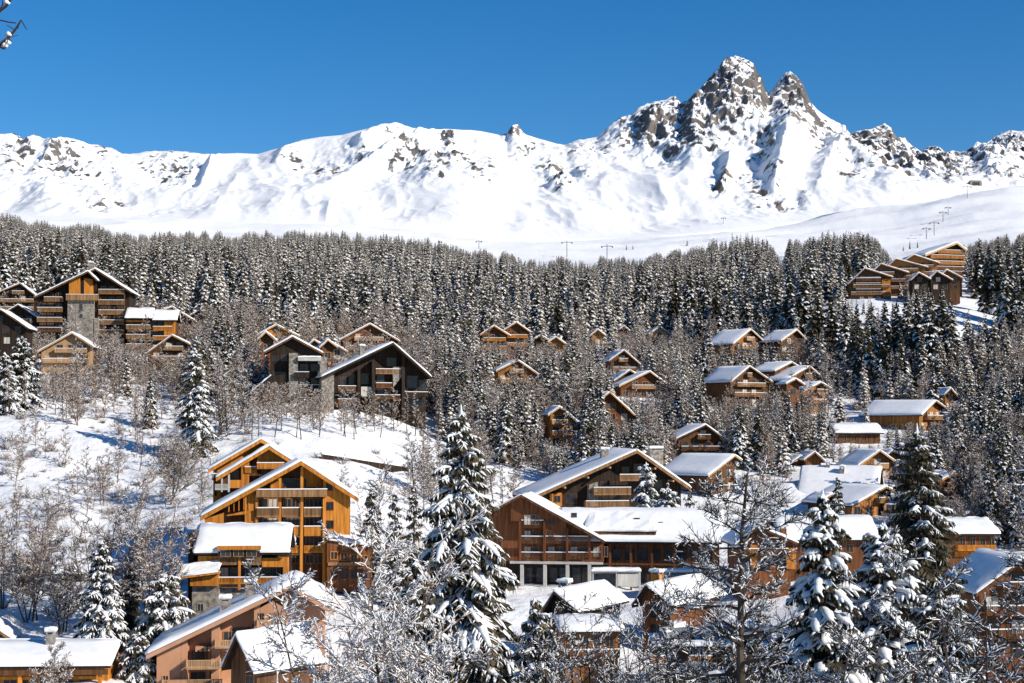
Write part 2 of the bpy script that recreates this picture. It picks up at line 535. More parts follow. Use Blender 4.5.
    # keep the crest line: nothing in front rises above it
    cap = vof(ysk - 3.2 * np.clip(vnoise(px / 4.0, px * 0 + 1.5, 161) - 0.35, 0, 1)) 
    Zn = np.where((t > 2) & (t <= 3.0), np.minimum(Zn, cap * D), Zn)
    # soft swells on the piste
    pl = np.clip(t / 0.3, 0, 1) * (t <= 2.0)
    Zn = Zn + pl * (26 * (fbm(X / 260, D / 130, 3, 81) - 0.5) + 5 * (fbm(X / 60, D / 50, 3, 85) - 0.5))
    # steepness adds rock on crags, snow settles on ledges
    gy, gx = np.gradient(Zn)
    sx = gx / np.maximum(np.gradient(X, axis=1), 0.1)
    sy = gy / np.maximum(np.gradient(D, axis=0), 0.5)
    slope = np.sqrt(sx * sx + sy * sy)
    rk = np.clip(rock * 1.5, 0, 1.1) * np.clip((slope - 0.78) / 1.25, 0, 1) ** 0.8 + 0.7 * rock * (fbm(X / 24, D / 30 + X / 60, 4, 91) - 0.5)
    spk = np.clip((fbm(X / 12, D / 14, 3, 141) - 0.565) * 7, 0, 1) * np.clip(rock * 2.6 + 0.35 * np.clip(fbm(X / 150, D / 150, 2, 151) * 4 - 2, 0, 1), 0, 1) * inr
    rk = np.clip(np.maximum(rk, 0.75 * spk), 0, 1)
    global MT
    MT = (px, X, D, Zn, proj(X, D, Zn)[1])
    V = np.stack([X, D, Zn], -1).reshape(-1, 3)
    print('rock share', float((rk > .5).mean()))
    me = np_mesh('mountain', V, grid_quads(*D.shape), [M['mountain']])
    at = me.attributes.new('rock', 'FLOAT', 'POINT')
    at.data.foreach_set('value', rk.astype(np.float32).ravel())
    tag(link('mountains', me), 'snowy rocky mountain range rising behind the forest', kind='structure')
build_mountain()

def mountain_hit(qx, qy):
    px, X, D, Zn, PYn = MT
    j = int(np.argmin(np.abs(px - qx)))
    k = np.nonzero(PYn[:, j] <= qy)[0]
    i = int(k[0]) if len(k) else 0
    return Vector((X[i, j], D[i, j], Zn[i, j]))

# ------------------------------------------------------------------ building kit
RN = random.Random(11)
KEEP = []          # image boxes the photo shows free of trees: (x0, y0, x1, y1, depth)
FOOT = []          # footprints (x, y, radius)

def snow_patch(mb, c00, c10, c11, c01, th, nu=9, nv=7, seed=0, rough=0.5, mi=0):
    c00, c10, c11, c01 = map(Vector, (c00, c10, c11, c01))
    fu = [0, 0.025] + [i / (nu - 3) for i in range(1, nu - 3)] + [0.975, 1]
    fv = [0, 0.03] + [i / (nv - 3) for i in range(1, nv - 3)] + [0.97, 1]
    rr = random.Random(seed * 7 + int(abs(c00.x) * 31))
    top = []
    for b, v in enumerate(fv):
        for a, u in enumerate(fu):
            p = (c00 * (1 - u) + c10 * u) * (1 - v) + (c01 * (1 - u) + c11 * u) * v
            e = min(min(a, len(fu) - 1 - a), min(b, len(fv) - 1 - b))
            k = 0.45 if e == 0 else (0.9 if e == 1 else 1.0)
            jx = jy = 0.0
            if e == 0:
                q = th * 0.5 * (rr.random() - 0.35)
                if b == 0: jy = -q
                if a == 0: jx = -q
                if a == len(fu) - 1: jx = q
            top.append((p.x + jx, p.y + jy, p.z + th * k * (1 + rough * (rr.random() - 0.5))))
    n, m = len(fu), len(fv)
    base = []
    rim = [(a, 0) for a in range(n)] + [(n - 1, b) for b in range(1, m)] + [(a, m - 1) for a in range(n - 2, -1, -1)] + [(0, b) for b in range(m - 2, 0, -1)]
    for a, b in rim:
        u, v = fu[a], fv[b]
        p = (c00 * (1 - u) + c10 * u) * (1 - v) + (c01 * (1 - u) + c11 * u) * v
        base.append((p.x, p.y, p.z + 0.004))
    o = len(top)
    fs = [(b * n + a, b * n + a + 1, (b + 1) * n + a + 1, (b + 1) * n + a) for b in range(m - 1) for a in range(n - 1)]
    R_ = len(rim)
    for i in range(R_):
        j = (i + 1) % R_
        ti = rim[i][1] * n + rim[i][0]; tj = rim[j][1] * n + rim[j][0]
        fs.append((o + i, o + j, tj, ti))
    mb.add(top + base, fs, mi)

class House:
    def __init__(s, name, label, cat, xc, yb, yaw=0.0, d=None, group=None, keep=None):
        s.d = d if d else ground_hit(xc, yb)
        s.yaw = math.radians(yaw)
        s.o = P(xc, yb, s.d)
        s.c, s.sn = math.cos(s.yaw), math.sin(s.yaw)
        s.root = empty(name, s.o, s.yaw)
        tag(s.root, label, cat, group)
        s.s = s.d / F
        if keep:
            KEEP.append((*keep, s.d))
    def X(s, px, y=0.0):
        u = (px - 512.0) / F
        return (u * (s.o.y + y * s.c) - s.o.x + y * s.sn) / (s.c - u * s.sn)
    def at(s, px, py, y=0.0):
        u, v = ray(px, py)
        X = (u * (s.o.y + y * s.c) - s.o.x + y * s.sn) / (s.c - u * s.sn)
        wy = s.o.y + X * s.sn + y * s.c
        return X, v * wy - s.o.z
    def Z(s, px, py, y=0.0):
        return s.at(px, py, y)[1]
    def foot(s, x0, x1, y0, y1):
        for fx in (0.15, 0.5, 0.85):
            for fy in (0.2, 0.5, 0.8):
                X = x0 + (x1 - x0) * fx; Y = y0 + (y1 - y0) * fy
                FOOT.append((s.o.x + X * s.c - Y * s.sn, s.o.y + X * s.sn + Y * s.c, max(x1 - x0, y1 - y0) * 0.26 + 1.0))
    def part(s, name, mb, mats, parent=None, smooth=False):
        return link(name, mb.mesh(name, mats, smooth), parent if parent else s.root)
    # --- walls given as pixel outlines at depth y
    def panel(s, pts, y0, y1, m, name='wall'):
        mb = MB()
        mb.prism([s.at(px, py, y0) for px, py in pts], y0, y1)
        return s.part(name, mb, M[m])
    def xz_wall(s, pts, y0, y1, m, name='wall'):
        mb = MB(); mb.prism(pts, y0, y1)
        return s.part(name, mb, M[m])
    # --- pitched roof: ridge runs to the back
    def gable_roof(s, L, Rg, E, y0, y1, m='dark_wood', th=0.28, snow=0.42, verge='trim_wood', yref=None):
        yr = y0 if yref is None else yref
        a, r, e = s.at(*L, yr), s.at(*Rg, yr), s.at(*E, yr)
        mb = MB()
        mb.prism([a, r, (r[0], r[1] - th * 1.25), (a[0], a[1] - th)], y0, y1)
        mb.prism([(r[0], r[1] - 0.004), (e[0], e[1] - 0.004), (e[0], e[1] - th - 0.004), (r[0], r[1] - th * 1.25 - 0.004)], y0 + 0.004, y1 - 0.004)
        ro = s.part('roof', mb, M[m])
        if verge:
            vb = MB()
            t2 = th * 1.35
            for (p, q) in ((a, r), (r, e)):
                vb.prism([(p[0], p[1] - 0.03), (q[0], q[1] - 0.03), (q[0], q[1] - t2), (p[0], p[1] - t2)], y0 - 0.09, y0 - 0.012)
            s.part('bargeboard', vb, M[verge], ro)
        if snow:
            sb = MB()
            snow_patch(sb, (a[0] - 0.08, y0 - 0.12, a[1]), (r[0], y0 - 0.12, r[1]), (r[0], y1, r[1]), (a[0] - 0.08, y1, a[1]), snow, seed=1)
            snow_patch(sb, (r[0], y0 - 0.12, r[1]), (e[0] + 0.08, y0 - 0.12, e[1]), (e[0] + 0.08, y1, e[1]), (r[0], y1, r[1]), snow, seed=2)
            s.part('roof_snow', sb, M['snow'], ro, True)
        return ro, a, r, e
    def under(s, a, r, e, x, th=0.3):
        if x <= r[0]:
            t = (x - a[0]) / max(r[0] - a[0], 0.01); z = a[1] + (r[1] - a[1]) * t
        else:
            t = (x - r[0]) / max(e[0] - r[0], 0.01); z = r[1] + (e[1] - r[1]) * t
        return z - th
    # --- roof whose slope faces the viewer: ridge runs left-right
    def eave_roof(s, xl, xr, ye, yr, D, m='dark_wood', th=0.28, snow=0.45, yf=-0.9, back=True):
        x0, ze = s.at(xl, ye, yf); x1, _ = s.at(xr, ye, yf)
        zr = s.Z((xl + xr) / 2, yr, D)
        zr = max(zr, ze + 0.6)
        mb = MB()
        def slab(ya, za, yb_, zb):
            mb.add([(x0, ya, za), (x1, ya, za), (x1, yb_, zb), (x0, yb_, zb), (x0, ya, za - th), (x1, ya, za - th), (x1, yb_, zb - th), (x0, yb_, zb - th)],
                   [(0, 1, 2, 3), (7, 6, 5, 4), (4, 5, 1, 0), (5, 6, 2, 1), (6, 7, 3, 2), (7, 4, 0, 3)])
        slab(yf, ze, D, zr)
        yb2 = D + (D - yf)
        if back:
            slab(D + 0.002, zr - 0.003, yb2, ze)
        ro = s.part('roof', mb, M[m])
        if snow:
            sb = MB()
            snow_patch(sb, (x0 - 0.1, yf - 0.15, ze), (x1 + 0.1, yf - 0.15, ze), (x1 + 0.1, D, zr), (x0 - 0.1, D, zr), snow, nu=12, seed=3)
            if back:
                snow_patch(sb, (x0 - 0.1, D, zr), (x1 + 0.1, D, zr), (x1 + 0.1, yb2, ze), (x0 - 0.1, yb2, ze), snow, nu=12, seed=4)
            s.part('roof_snow', sb, M['snow'], ro, True)
        return ro, x0, x1, ze, zr, yb2
    def eave_walls(s, x0, x1, ze, zr, D, m, y0=0.0, inset=0.7, below=5.0):
        xa, xb = x0 + inset, x1 - inset
        y1 = 2 * D - y0
        t = 0.32
        zf = ze - t + (zr - ze) * (y0 + 0.9) / (D + 0.9)
        mb = MB()
        sec = [(y0, -below), (y1, -below), (y1, zf), (D, zr - t), (y0, zf)]
        vs = [(xa, y, z) for y, z in sec] + [(xb, y, z) for y, z in sec]
        n = 5
        fs = [tuple(range(n - 1, -1, -1)), tuple(range(n, 2 * n))] + [(i, (i + 1) % n, (i + 1) % n + n, i + n) for i in range(n)]
        mb.add(vs, fs)
        w = s.part('wall', mb, M[m])
        s.foot(xa, xb, y0, y1)
        return w
    # --- fittings
    def window(s, px0, py0, px1, py1, y=0.0, frame='trim_wood', glass='glass', bars=1):
        x0, z1 = s.at(px0, py0, y); x1, z0 = s.at(px1, py1, y)
        return s.window_xz(x0, z0, x1, z1, y, frame, glass, bars)
    def window_xz(s, x0, z0, x1, z1, y=0.0, frame='trim_wood', glass='glass', bars=1):
        t = 0.09
        mb = MB()
        mb.box(x0 - t, x0, y - 0.07, y + 0.04, z0 - t, z1 + t); mb.box(x1, x1 + t, y - 0.07, y + 0.04, z0 - t, z1 + t)
        mb.box(x0, x1, y - 0.068, y + 0.04, z1, z1 + t); mb.box(x0, x1, y - 0.09, y + 0.04, z0 - t, z0)
        for i in range(bars):
            xm = x0 + (x1 - x0) * (i + 1) / (bars + 1)
            mb.box(xm - 0.035, xm + 0.035, y - 0.05, y + 0.03, z0, z1)
        w = s.part('window', mb, M[frame])
        pb = MB(); pb.box(x0, x1, y - 0.02, y + 0.03, z0, z1)
        s.part('pane', pb, M[glass], w)
        return w
    def balcony(s, px0, px1, pytop, pybot, y=0.0, proj=1.4, m='trim_wood', snow=True, solid=False, sides=True, sheet=0.0):
        x0, zt = s.at(px0, pytop, y - proj); x1, zb = s.at(px1, pybot, y - proj)
        zb = s.Z((px0 + px1) / 2, pybot, y - proj); zt = s.Z((px0 + px1) / 2, pytop, y - proj)
        mb = MB()
        mb.box(x0, x1, y - proj, y + 0.05, zb, zb + 0.16)
        nb = max(2, int((x1 - x0) / 2.6) + 1)
        b = s.part('balcony', mb, M[m])
        rb = MB()
        f = y - proj
        rb.box(x0, x1, f - 0.05, f + 0.03, zt - 0.09, zt)
        if solid:
            rb.box(x0 + 0.02, x1 - 0.02, f - 0.03, f + 0.01, zb + 0.162, zt - 0.092)
        else:
            rb.box(x0, x1, f - 0.03, f + 0.01, zb + 0.2, zb + 0.27)
            n = max(4, int((x1 - x0) / 0.19))
            n = min(n, 90)
            for i in range(n + 1):
                xm = x0 + 0.05 + (x1 - x0 - 0.1) * i / n
                w = 0.055
                rb.box(xm - w, xm + w, f - 0.028, f + 0.008, zb + 0.163, zt - 0.092)
        if sides:
            for xs in (x0, x1):
                rb.box(xs - 0.03, xs + 0.03, f + 0.032, y, zt - 0.09, zt)
                rb.box(xs - 0.02, xs + 0.02, f + 0.032, y, zb + 0.28, zt - 0.15)
        r = s.part('railing', rb, M[m], b)
        if snow:
            sb = MB(); sb.box(x0 - 0.03, x1 + 0.03, f - 0.09, f + 0.07, zt + 0.003, zt + 0.14)
            s.part('rail_snow', sb, M['snow'], b)
        return b
    def post(s, px, py0, py1, y=0.0, w=0.3, m='trim_wood'):
        x, z1 = s.at(px, py0, y); z0 = s.Z(px, py1, y)
        mb = MB(); mb.box(x - w / 2, x + w / 2, y - w / 2, y + w / 2, z0, z1)
        return s.part('post', mb, M[m])
    def beam(s, px0, px1, py0, py1, y=0.0, w=0.3, m='trim_wood', name='beam'):
        x0, z1 = s.at(px0, py0, y); x1, z0 = s.at(px1, py1, y)
        mb = MB(); mb.box(x0, x1, y - w / 2, y + w / 2, z0, z1)
        return s.part(name, mb, M[m])
    def chimney(s, px, py0, py1, y, w=1.0, m='stone', below=2.0):
        x, z1 = s.at(px, py0, y); z0 = s.Z(px, py1, y) - below
        mb = MB(); mb.box(x - w / 2, x + w / 2, y - w / 2, y + w / 2, z0, z1 - 0.55)
        c = s.part('chimney', mb, M[m])
        cb = MB(); q = w / 2 + 0.12
        cb.box(x - q, x + q, y - q, y + q, z1 - 0.30, z1 - 0.18)
        for sx in (-1, 1):
            for sy in (-1, 1):
                cb.box(x + sx * w * .38 - .08, x + sx * w * .38 + .08, y + sy * w * .38 - .08, y + sy * w * .38 + .08, z1 - 0.552, z1 - 0.298)
        s.part('chimney_cap', cb, M['concrete'], c)
        sb = MB()
        snow_patch(sb, (x - q, y - q, z1 - 0.178), (x + q, y - q, z1 - 0.178), (x + q, y + q, z1 - 0.178), (x - q, y + q, z1 - 0.178), 0.4, 6, 6)
        s.part('cap_snow', sb, M['snow'], c)
        return c

GRP = 'wooden chalets on the hillside'
def chalet(label, L, Rg, E, yb, yaw, depth, wood='brown_wood', base='stone', floors=None, trim='trim_wood', d=None, keep=None, bal=True,
           chim=None, front=1.3, name='wooden_chalet', basefrac=None, group=GRP, snow=0.42, oh=0.9):
    xc = (L[0] + E[0]) / 2
    k = keep or (min(L[0], Rg[0]) , Rg[1], E[0], Rg[1] + (yb - Rg[1]) * 0.52)
    h = House(name, label, 'chalet', xc, yb, yaw, d, group, keep=k)
    ro, a, r, e = h.gable_roof(L, Rg, E, -front, depth, 'dark_wood' if wood != 'dark_wood' else 'dark_wood', snow=snow, verge=trim, th=0.26)
    xa, xb = a[0] + oh, e[0] - oh
    zw = lambda x: h.under(a, r, e, x, 0.33)
    eh = min(zw(xa), zw(xb))
    tot = r[1]
    nf = floors or max(1, int(round(tot / 3.1)))
    bz = 0.0
    if base:
        bz = max(1.2, (tot / (nf + 0.3)) * 0.9) if basefrac is None else tot * basefrac
        bz = min(bz, eh - 0.2)
        h.xz_wall([(xa - 0.05, -5), (xb + 0.05, -5), (xb + 0.05, bz), (xa - 0.05, bz)], -0.05, depth - 0.95, base, 'base_wall')
    h.xz_wall([(xa, bz + 0.002 if base else -5), (xb, bz + 0.002 if base else -5), (xb, zw(xb)), (r[0], zw(r[0])), (xa, zw(xa))], 0, depth - 1.0, wood)
    h.foot(xa, xb, 0, depth)
    # storeys above the base: balcony and windows
    zs = []
    z = bz if base else 0.0
    step = 2.7
    while z + 1.6 < tot - 0.6:
        zs.append(z); z += step
    for i, z in enumerate(zs):
        # width available at head height
        lo, hi = xa, xb
        for q in range(40):
            if zw(lo) < z + 2.0 and lo < r[0]: lo += (xb - xa) / 60
            if zw(hi) < z + 2.0 and hi > r[0]: hi -= (xb - xa) / 60
        w = hi - lo
        if w < 1.4:
            continue
        nw = max(1, min(5, int(w / 2.6)))
        for q in range(nw):
            cx = lo + w * (q + 0.5) / nw
            ww = min(0.75, w / nw * 0.36)
            h.window_xz(cx - ww, z + 0.35, cx + ww, z + 1.95, 0.0, trim, 'glass' if RN.random() < 0.8 else 'curtain')
        if bal and i > 0 or (bal and base and i == 0):
            b0, b1 = lo + w * 0.04, hi - w * 0.04
            mb = MB(); mb.box(b0, b1, -1.15, 0.02, z - 0.12, z + 0.03)
            b = h.part('balcony', mb, M[trim])
            rb = MB()
            rb.box(b0, b1, -1.2, -1.12, z + 0.86, z + 0.96)
            n = max(4, min(60, int((b1 - b0) / 0.24)))
            for q in range(n + 1):
                xm = b0 + 0.06 + (b1 - b0 - 0.12) * q / n
                rb.box(xm - 0.075, xm + 0.075, -1.18, -1.15, z + 0.032, z + 0.858)
            for xs in (b0, b1):
                rb.box(xs - 0.04, xs + 0.04, -1.118, 0, z + 0.2, z + 0.9)
            h.part('railing', rb, M[trim], b)
            sb = MB(); sb.box(b0, b1, -1.23, -1.09, z + 0.963, z + 1.09)
            h.part('rail_snow', sb, M['snow'], b)
    if chim:
        h.chimney(*chim)
    return h

# ------------------------------------------------------------------ orange apartment chalet with three stepped gables
def orange_apartments():
    h = House('apartment_chalet', 'large bright orange timber apartment chalet with three stepped snowy gables', 'apartment building', 279, 592, 9,
              d=236, keep=(175, 436, 362, 590))
    ro, a, r, e = h.gable_roof((200, 517), (301, 461), (358, 498), -1.0, 13, snow=0.55, th=0.45, verge='orange_wood')
    zw = lambda x: h.under(a, r, e, x, 0.5)
    xa, xb = h.X(206), h.X(351)
    h.xz_wall([(xa, -5), (xb, -5), (xb, zw(xb)), (r[0], zw(r[0])), (xa, zw(xa))], 2.2, 13, 'brown_wood')
    h.foot(xa, xb, 0, 13)
    h.xz_wall([(h.X(326), -5), (xb, -5), (xb, zw(xb)), (h.X(326), zw(h.X(326)))], 0, 2.19, 'orange_wood', 'front_wall')
    h.xz_wall([(xa, -5), (h.X(212), -5), (h.X(212), zw(h.X(212))), (xa, zw(xa))], 0, 2.19, 'orange_wood', 'front_wall')
    h.xz_wall([(h.X(212.1), -5), (h.X(225), -5), (h.X(225), h.Z(225, 513)), (h.X(212.1), h.Z(212, 517))], 0.1, 2.19, 'orange_wood', 'front_wall')
    h.xz_wall([(h.X(228), h.Z(228, 516)), (h.X(249), h.Z(249, 514)), (h.X(249), h.Z(249, 510.5)), (h.X(228), h.Z(228, 515))], 0.0, 0.2, 'orange_wood', 'parapet')
    h.xz_wall([(h.X(246), h.Z(246, 527)), (h.X(256), h.Z(256, 527)), (h.X(256), zw(h.X(256))), (h.X(246), zw(h.X(246)))], 0.05, 2.19, 'orange_wood', 'front_wall')
    # gable field above the top balcony
    h.xz_wall([(h.X(302.5), h.Z(302, 487)), (h.X(323), h.Z(323, 487)), (h.X(323), zw(h.X(323))), (h.X(302.5), zw(h.X(302.5)))], 1.4, 2.19, 'orange_wood', 'gable_panel')
    h.xz_wall([(h.X(271), h.Z(271, 489)), (h.X(279), h.Z(279, 489)), (h.X(279), zw(h.X(279))), (h.X(271), zw(h.X(271)))], 1.4, 2.19, 'orange_wood', 'gable_panel')
    for px, p0 in ((280, 478), (302, 467), (324.5, 477)):
        h.post(px, p0, 600, 0.0, 0.42, 'orange_wood')
    h.post(257, 489, 560, 0.0, 0.36, 'orange_wood')
    h.balcony(256, 327, 489.5, 497, 0.0, 1.0, 'trim_wood', True, True)
    for (b0, b1) in ((257, 279), (282, 301), (304, 323.5)):
        h.balcony(b0, b1, 508, 517, 0.3, 0.9 if b0 == 257 else 0.25, 'trim_wood', True)
        h.balcony(b0, b1, 526.5, 536, 0.3, 0.25, 'orange_wood', True, True)
        h.balcony(b0, b1, 545.5, 553, 0.3, 0.25, 'orange_wood', False)
        for (w0, w1) in ((499, 507), (518, 527), (537, 546), (555, 563)):
            h.window(b0 + 2, w0, (b0 + b1) / 2 - 0.8, w1, 2.19, 'trim_wood', 'glass')
            h.window((b0 + b1) / 2 + 0.8, w0, b1 - 2, w1, 2.19, 'trim_wood', 'curtain' if b0 == 257 else 'glass')
    for (w0, w1) in ((502.5, 509.5), (521, 528)):
        h.window(326.8, w0, 333, w1, 0.0, 'brown_wood', 'glass')
    h.window(338, 540, 345, 548, 0.0, 'brown_wood')
    h.window(325.5, 484, 332, 490, 0.0, 'brown_wood')
    for p0 in (283, 303):
        h.window(p0, 479, p0 + 16 if p0 == 283 else p0 + 3, 487, 1.38, 'trim_wood')
    for q in range(5):
        h.post(229 + q * 5, 503 - q * 2.5, 512 - q * 0.6, 0.0, 0.14, 'orange_wood')
    # middle gable, set back and to the left
    y = 13.2
    ro2, a2, r2, e2 = h.gable_roof((216, 478), (269, 446), (300, 466), y, y + 12, snow=0.5, th=0.4, verge='orange_wood')
    z2 = lambda x: h.under(a2, r2, e2, x, 0.45)
    xl, xr = h.X(222, y + 1), h.X(296, y + 1)
    h.xz_wall([(xl, -4), (xr, -4), (xr, z2(xr)), (r2[0], z2(r2[0])), (xl, z2(xl))], y + 2.6, y + 12, 'brown_wood')
    for (q0, q1) in ((242, 250), (279, 292)):
        x0, x1 = h.X(q0, y + 1), h.X(q1, y + 1)
        h.xz_wall([(x0, -3), (x1, -3), (x1, z2(x1)), (x0, z2(x0))], y + 0.9, y + 2.59, 'orange_wood', 'front_wall')
    x0, x1 = h.X(229, y + 1), h.X(242, y + 1)
    h.xz_wall([(x0, h.Z(229, 488, y + 1)), (x1, h.Z(242, 488, y + 1)), (x1, h.Z(242, 480, y + 1)), (x0, h.Z(229, 480, y + 1))], y + 0.9, y + 1.1, 'orange_wood', 'parapet')
    x0, x1 = h.X(258, y + 1), h.X(284, y + 1)
    h.xz_wall([(x0, z2(x0) - 0.9), (x1, z2(x1) - 0.9), (x1, z2(x1)), (r2[0], z2(r2[0])), (x0, z2(x0))], y + 1.5, y + 2.59, 'orange_wood', 'gable_panel')
    h.balcony(257, 284, 463, 469, y + 1.2, 1.2, 'orange_wood', True, True)
    h.balcony(245, 257, 467, 473, y + 1.2, 0.5, 'orange_wood', True)
    h.post(229, 470, 492, y + 0.8, 0.3, 'concrete')
    h.post(222, 474, 492, y + 0.8, 0.25, 'concrete')
    h.balcony(215, 229, 484, 490, y + 1.0, 0.3, 'concrete', False)
    for q in (232, 262, 271):
        h.window(q, 471, q + 6, 479, y + 2.59, 'trim_wood')
    # rear gable
    y = 19
    ro3, a3, r3, e3 = h.gable_roof((208, 470), (261, 439), (290, 456), y, y + 12, snow=0.5, th=0.4, verge='orange_wood')
    z3 = lambda x: h.under(a3, r3, e3, x, 0.45)
    xl, xr = h.X(214, y + 1), h.X(286, y + 1)
    h.xz_wall([(xl, -4), (xr, -4), (xr, z3(xr)), (r3[0], z3(r3[0])), (xl, z3(xl))], y + 2.2, y + 12, 'orange_wood')
    h.post(216, 468, 496, y + 0.9, 0.3, 'dark_wood')
    h.balcony(212, 226, 474, 480, y + 1.6, 0.8, 'dark_wood', True)
    # lean-to on the right
    h.panel([(327, 540), (372, 546), (372, 590), (327, 592)], -1.6, 0, 'red_wood', 'lean_to')
    for q in (331, 341, 351, 361):
        h.window(q, 552 + (q - 331) * .12, q + 6, 559 + (q - 331) * .12, -1.6, 'orange_wood')
        h.window(q, 570, q + 6, 578, -1.6, 'brown_wood')
    h.beam(328, 371, 562.5, 565, -1.75, 0.25, 'trim_wood', 'floor_band')
    sb = MB()
    p0, p1 = h.at(327, 540, -1.8), h.at(373, 546, -1.8)
    snow_patch(sb, (p0[0], -2.0, p0[1]), (p1[0], -2.0, p1[1]), (p1[0], 1.0, p1[1] + 0.9), (p0[0], 1.0, p0[1] + 0.9), 0.4)
    h.part('roof_snow', sb, M['snow'])
orange_apartments()

def annex():
    h = House('timber_annex', 'low orange timber block with a broad snow roof and recessed dormer balcony', 'apartment building', 240, 614, 4, d=218,
              keep=(178, 524, 292, 600))
    ro, x0, x1, ze, zr, yb2 = h.eave_roof(194, 289, 553, 527, 5.5, snow=0.7)
    for (q, py) in ((226, 533), (244, 530), (272, 534), (276, 546), (212, 541)):
        yy = -0.9 + 6.4 * (553 - py) / 26.0
        x, z = h.at(q, py, yy)
        mb = MB(); mb.box(x - 0.45, x + 0.45, yy - 0.2, yy + 0.25, z - 0.5, z + 0.22)
        h.part('skylight', mb, M['dark_metal'], ro)
    h.foot(x0, x1, 0, 11)
    xa, xb = x0 + 0.4, x1 - 0.4
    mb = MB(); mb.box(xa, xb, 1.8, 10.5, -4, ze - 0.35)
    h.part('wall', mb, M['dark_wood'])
    # timber bands
    h.panel([(198, 556), (217, 556), (217, 572), (198, 572)], -0.02, 1.79, 'orange_wood', 'front_wall')
    h.panel([(262, 558), (288, 558), (288, 567), (262, 567)], -0.02, 1.79, 'orange_wood', 'front_wall')
    h.panel([(283, 567), (288, 567), (288, 600), (283, 600)], -0.02, 1.79, 'orange_wood', 'front_wall')
    h.balcony(218, 239, 557, 565, 0.2, 0.7, 'trim_wood', True)
    h.balcony(240, 261, 557, 565, 0.2, 0.7, 'trim_wood', True)
    h.balcony(218, 287, 577.5, 584, 0.2, 0.8, 'orange_wood', True)
    h.post(239.5, 556, 590, -0.5, 0.3, 'orange_wood')
    for q in range(6):
        h.window(220 + q * 10.5, 568, 228 + q * 10.5, 577, 1.79, 'trim_wood', 'glass' if q % 3 else 'curtain')
    for q in range(3):
        h.window(220 + q * 13, 557, 230 + q * 13, 563, 1.79, 'trim_wood')
    # dormer recess cut in the lower roof: dark cheeks and a header
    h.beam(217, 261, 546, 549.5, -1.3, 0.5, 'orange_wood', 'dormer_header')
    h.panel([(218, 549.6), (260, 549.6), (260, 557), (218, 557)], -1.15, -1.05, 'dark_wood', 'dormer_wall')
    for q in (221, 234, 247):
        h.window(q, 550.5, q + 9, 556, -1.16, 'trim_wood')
    h.panel([(192, 586), (219, 586), (219, 625), (192, 625)], -0.6, 1.0, 'stone', 'stone_base')
    h.panel([(219.2, 588), (288, 588), (288, 625), (219.2, 625)], 0.6, 1.7, 'stone', 'stone_base')
    h.panel([(188, 534), (194, 531), (194, 606), (188, 606)], 1.0, 9, 'dark_wood', 'side_wall')
    h.window(198, 604, 203, 611, -0.6, 'stone')
    # small porch roof on the left
    mb = MB()
    p0, p1 = h.at(179, 577, -2.2), h.at(219, 572, -2.2)
    q0, q1 = h.Z(182, 566, 1.5), h.Z(217, 563, 1.5)
    mb.prism([(p0[0], p0[1] - 0.25), (p1[0], p1[1] - 0.25), (p1[0], p1[1]), (p0[0], p0[1])], -2.2, -0.1)
    pr = h.part('porch_roof', mb, M['orange_wood'])
    sb = MB(); snow_patch(sb, (p0[0], -2.3, p0[1]), (p1[0], -2.3, p1[1]), (p1[0], -0.05, p1[1] + 1.0), (p0[0], -0.05, p0[1] + 1.0), 0.55)
    h.part('porch_snow', sb, M['snow'], pr)
    h.panel([(190, 578), (218, 575), (218, 586), (190, 586)], -1.4, 0.5, 'orange_wood', 'porch_wall')
annex()

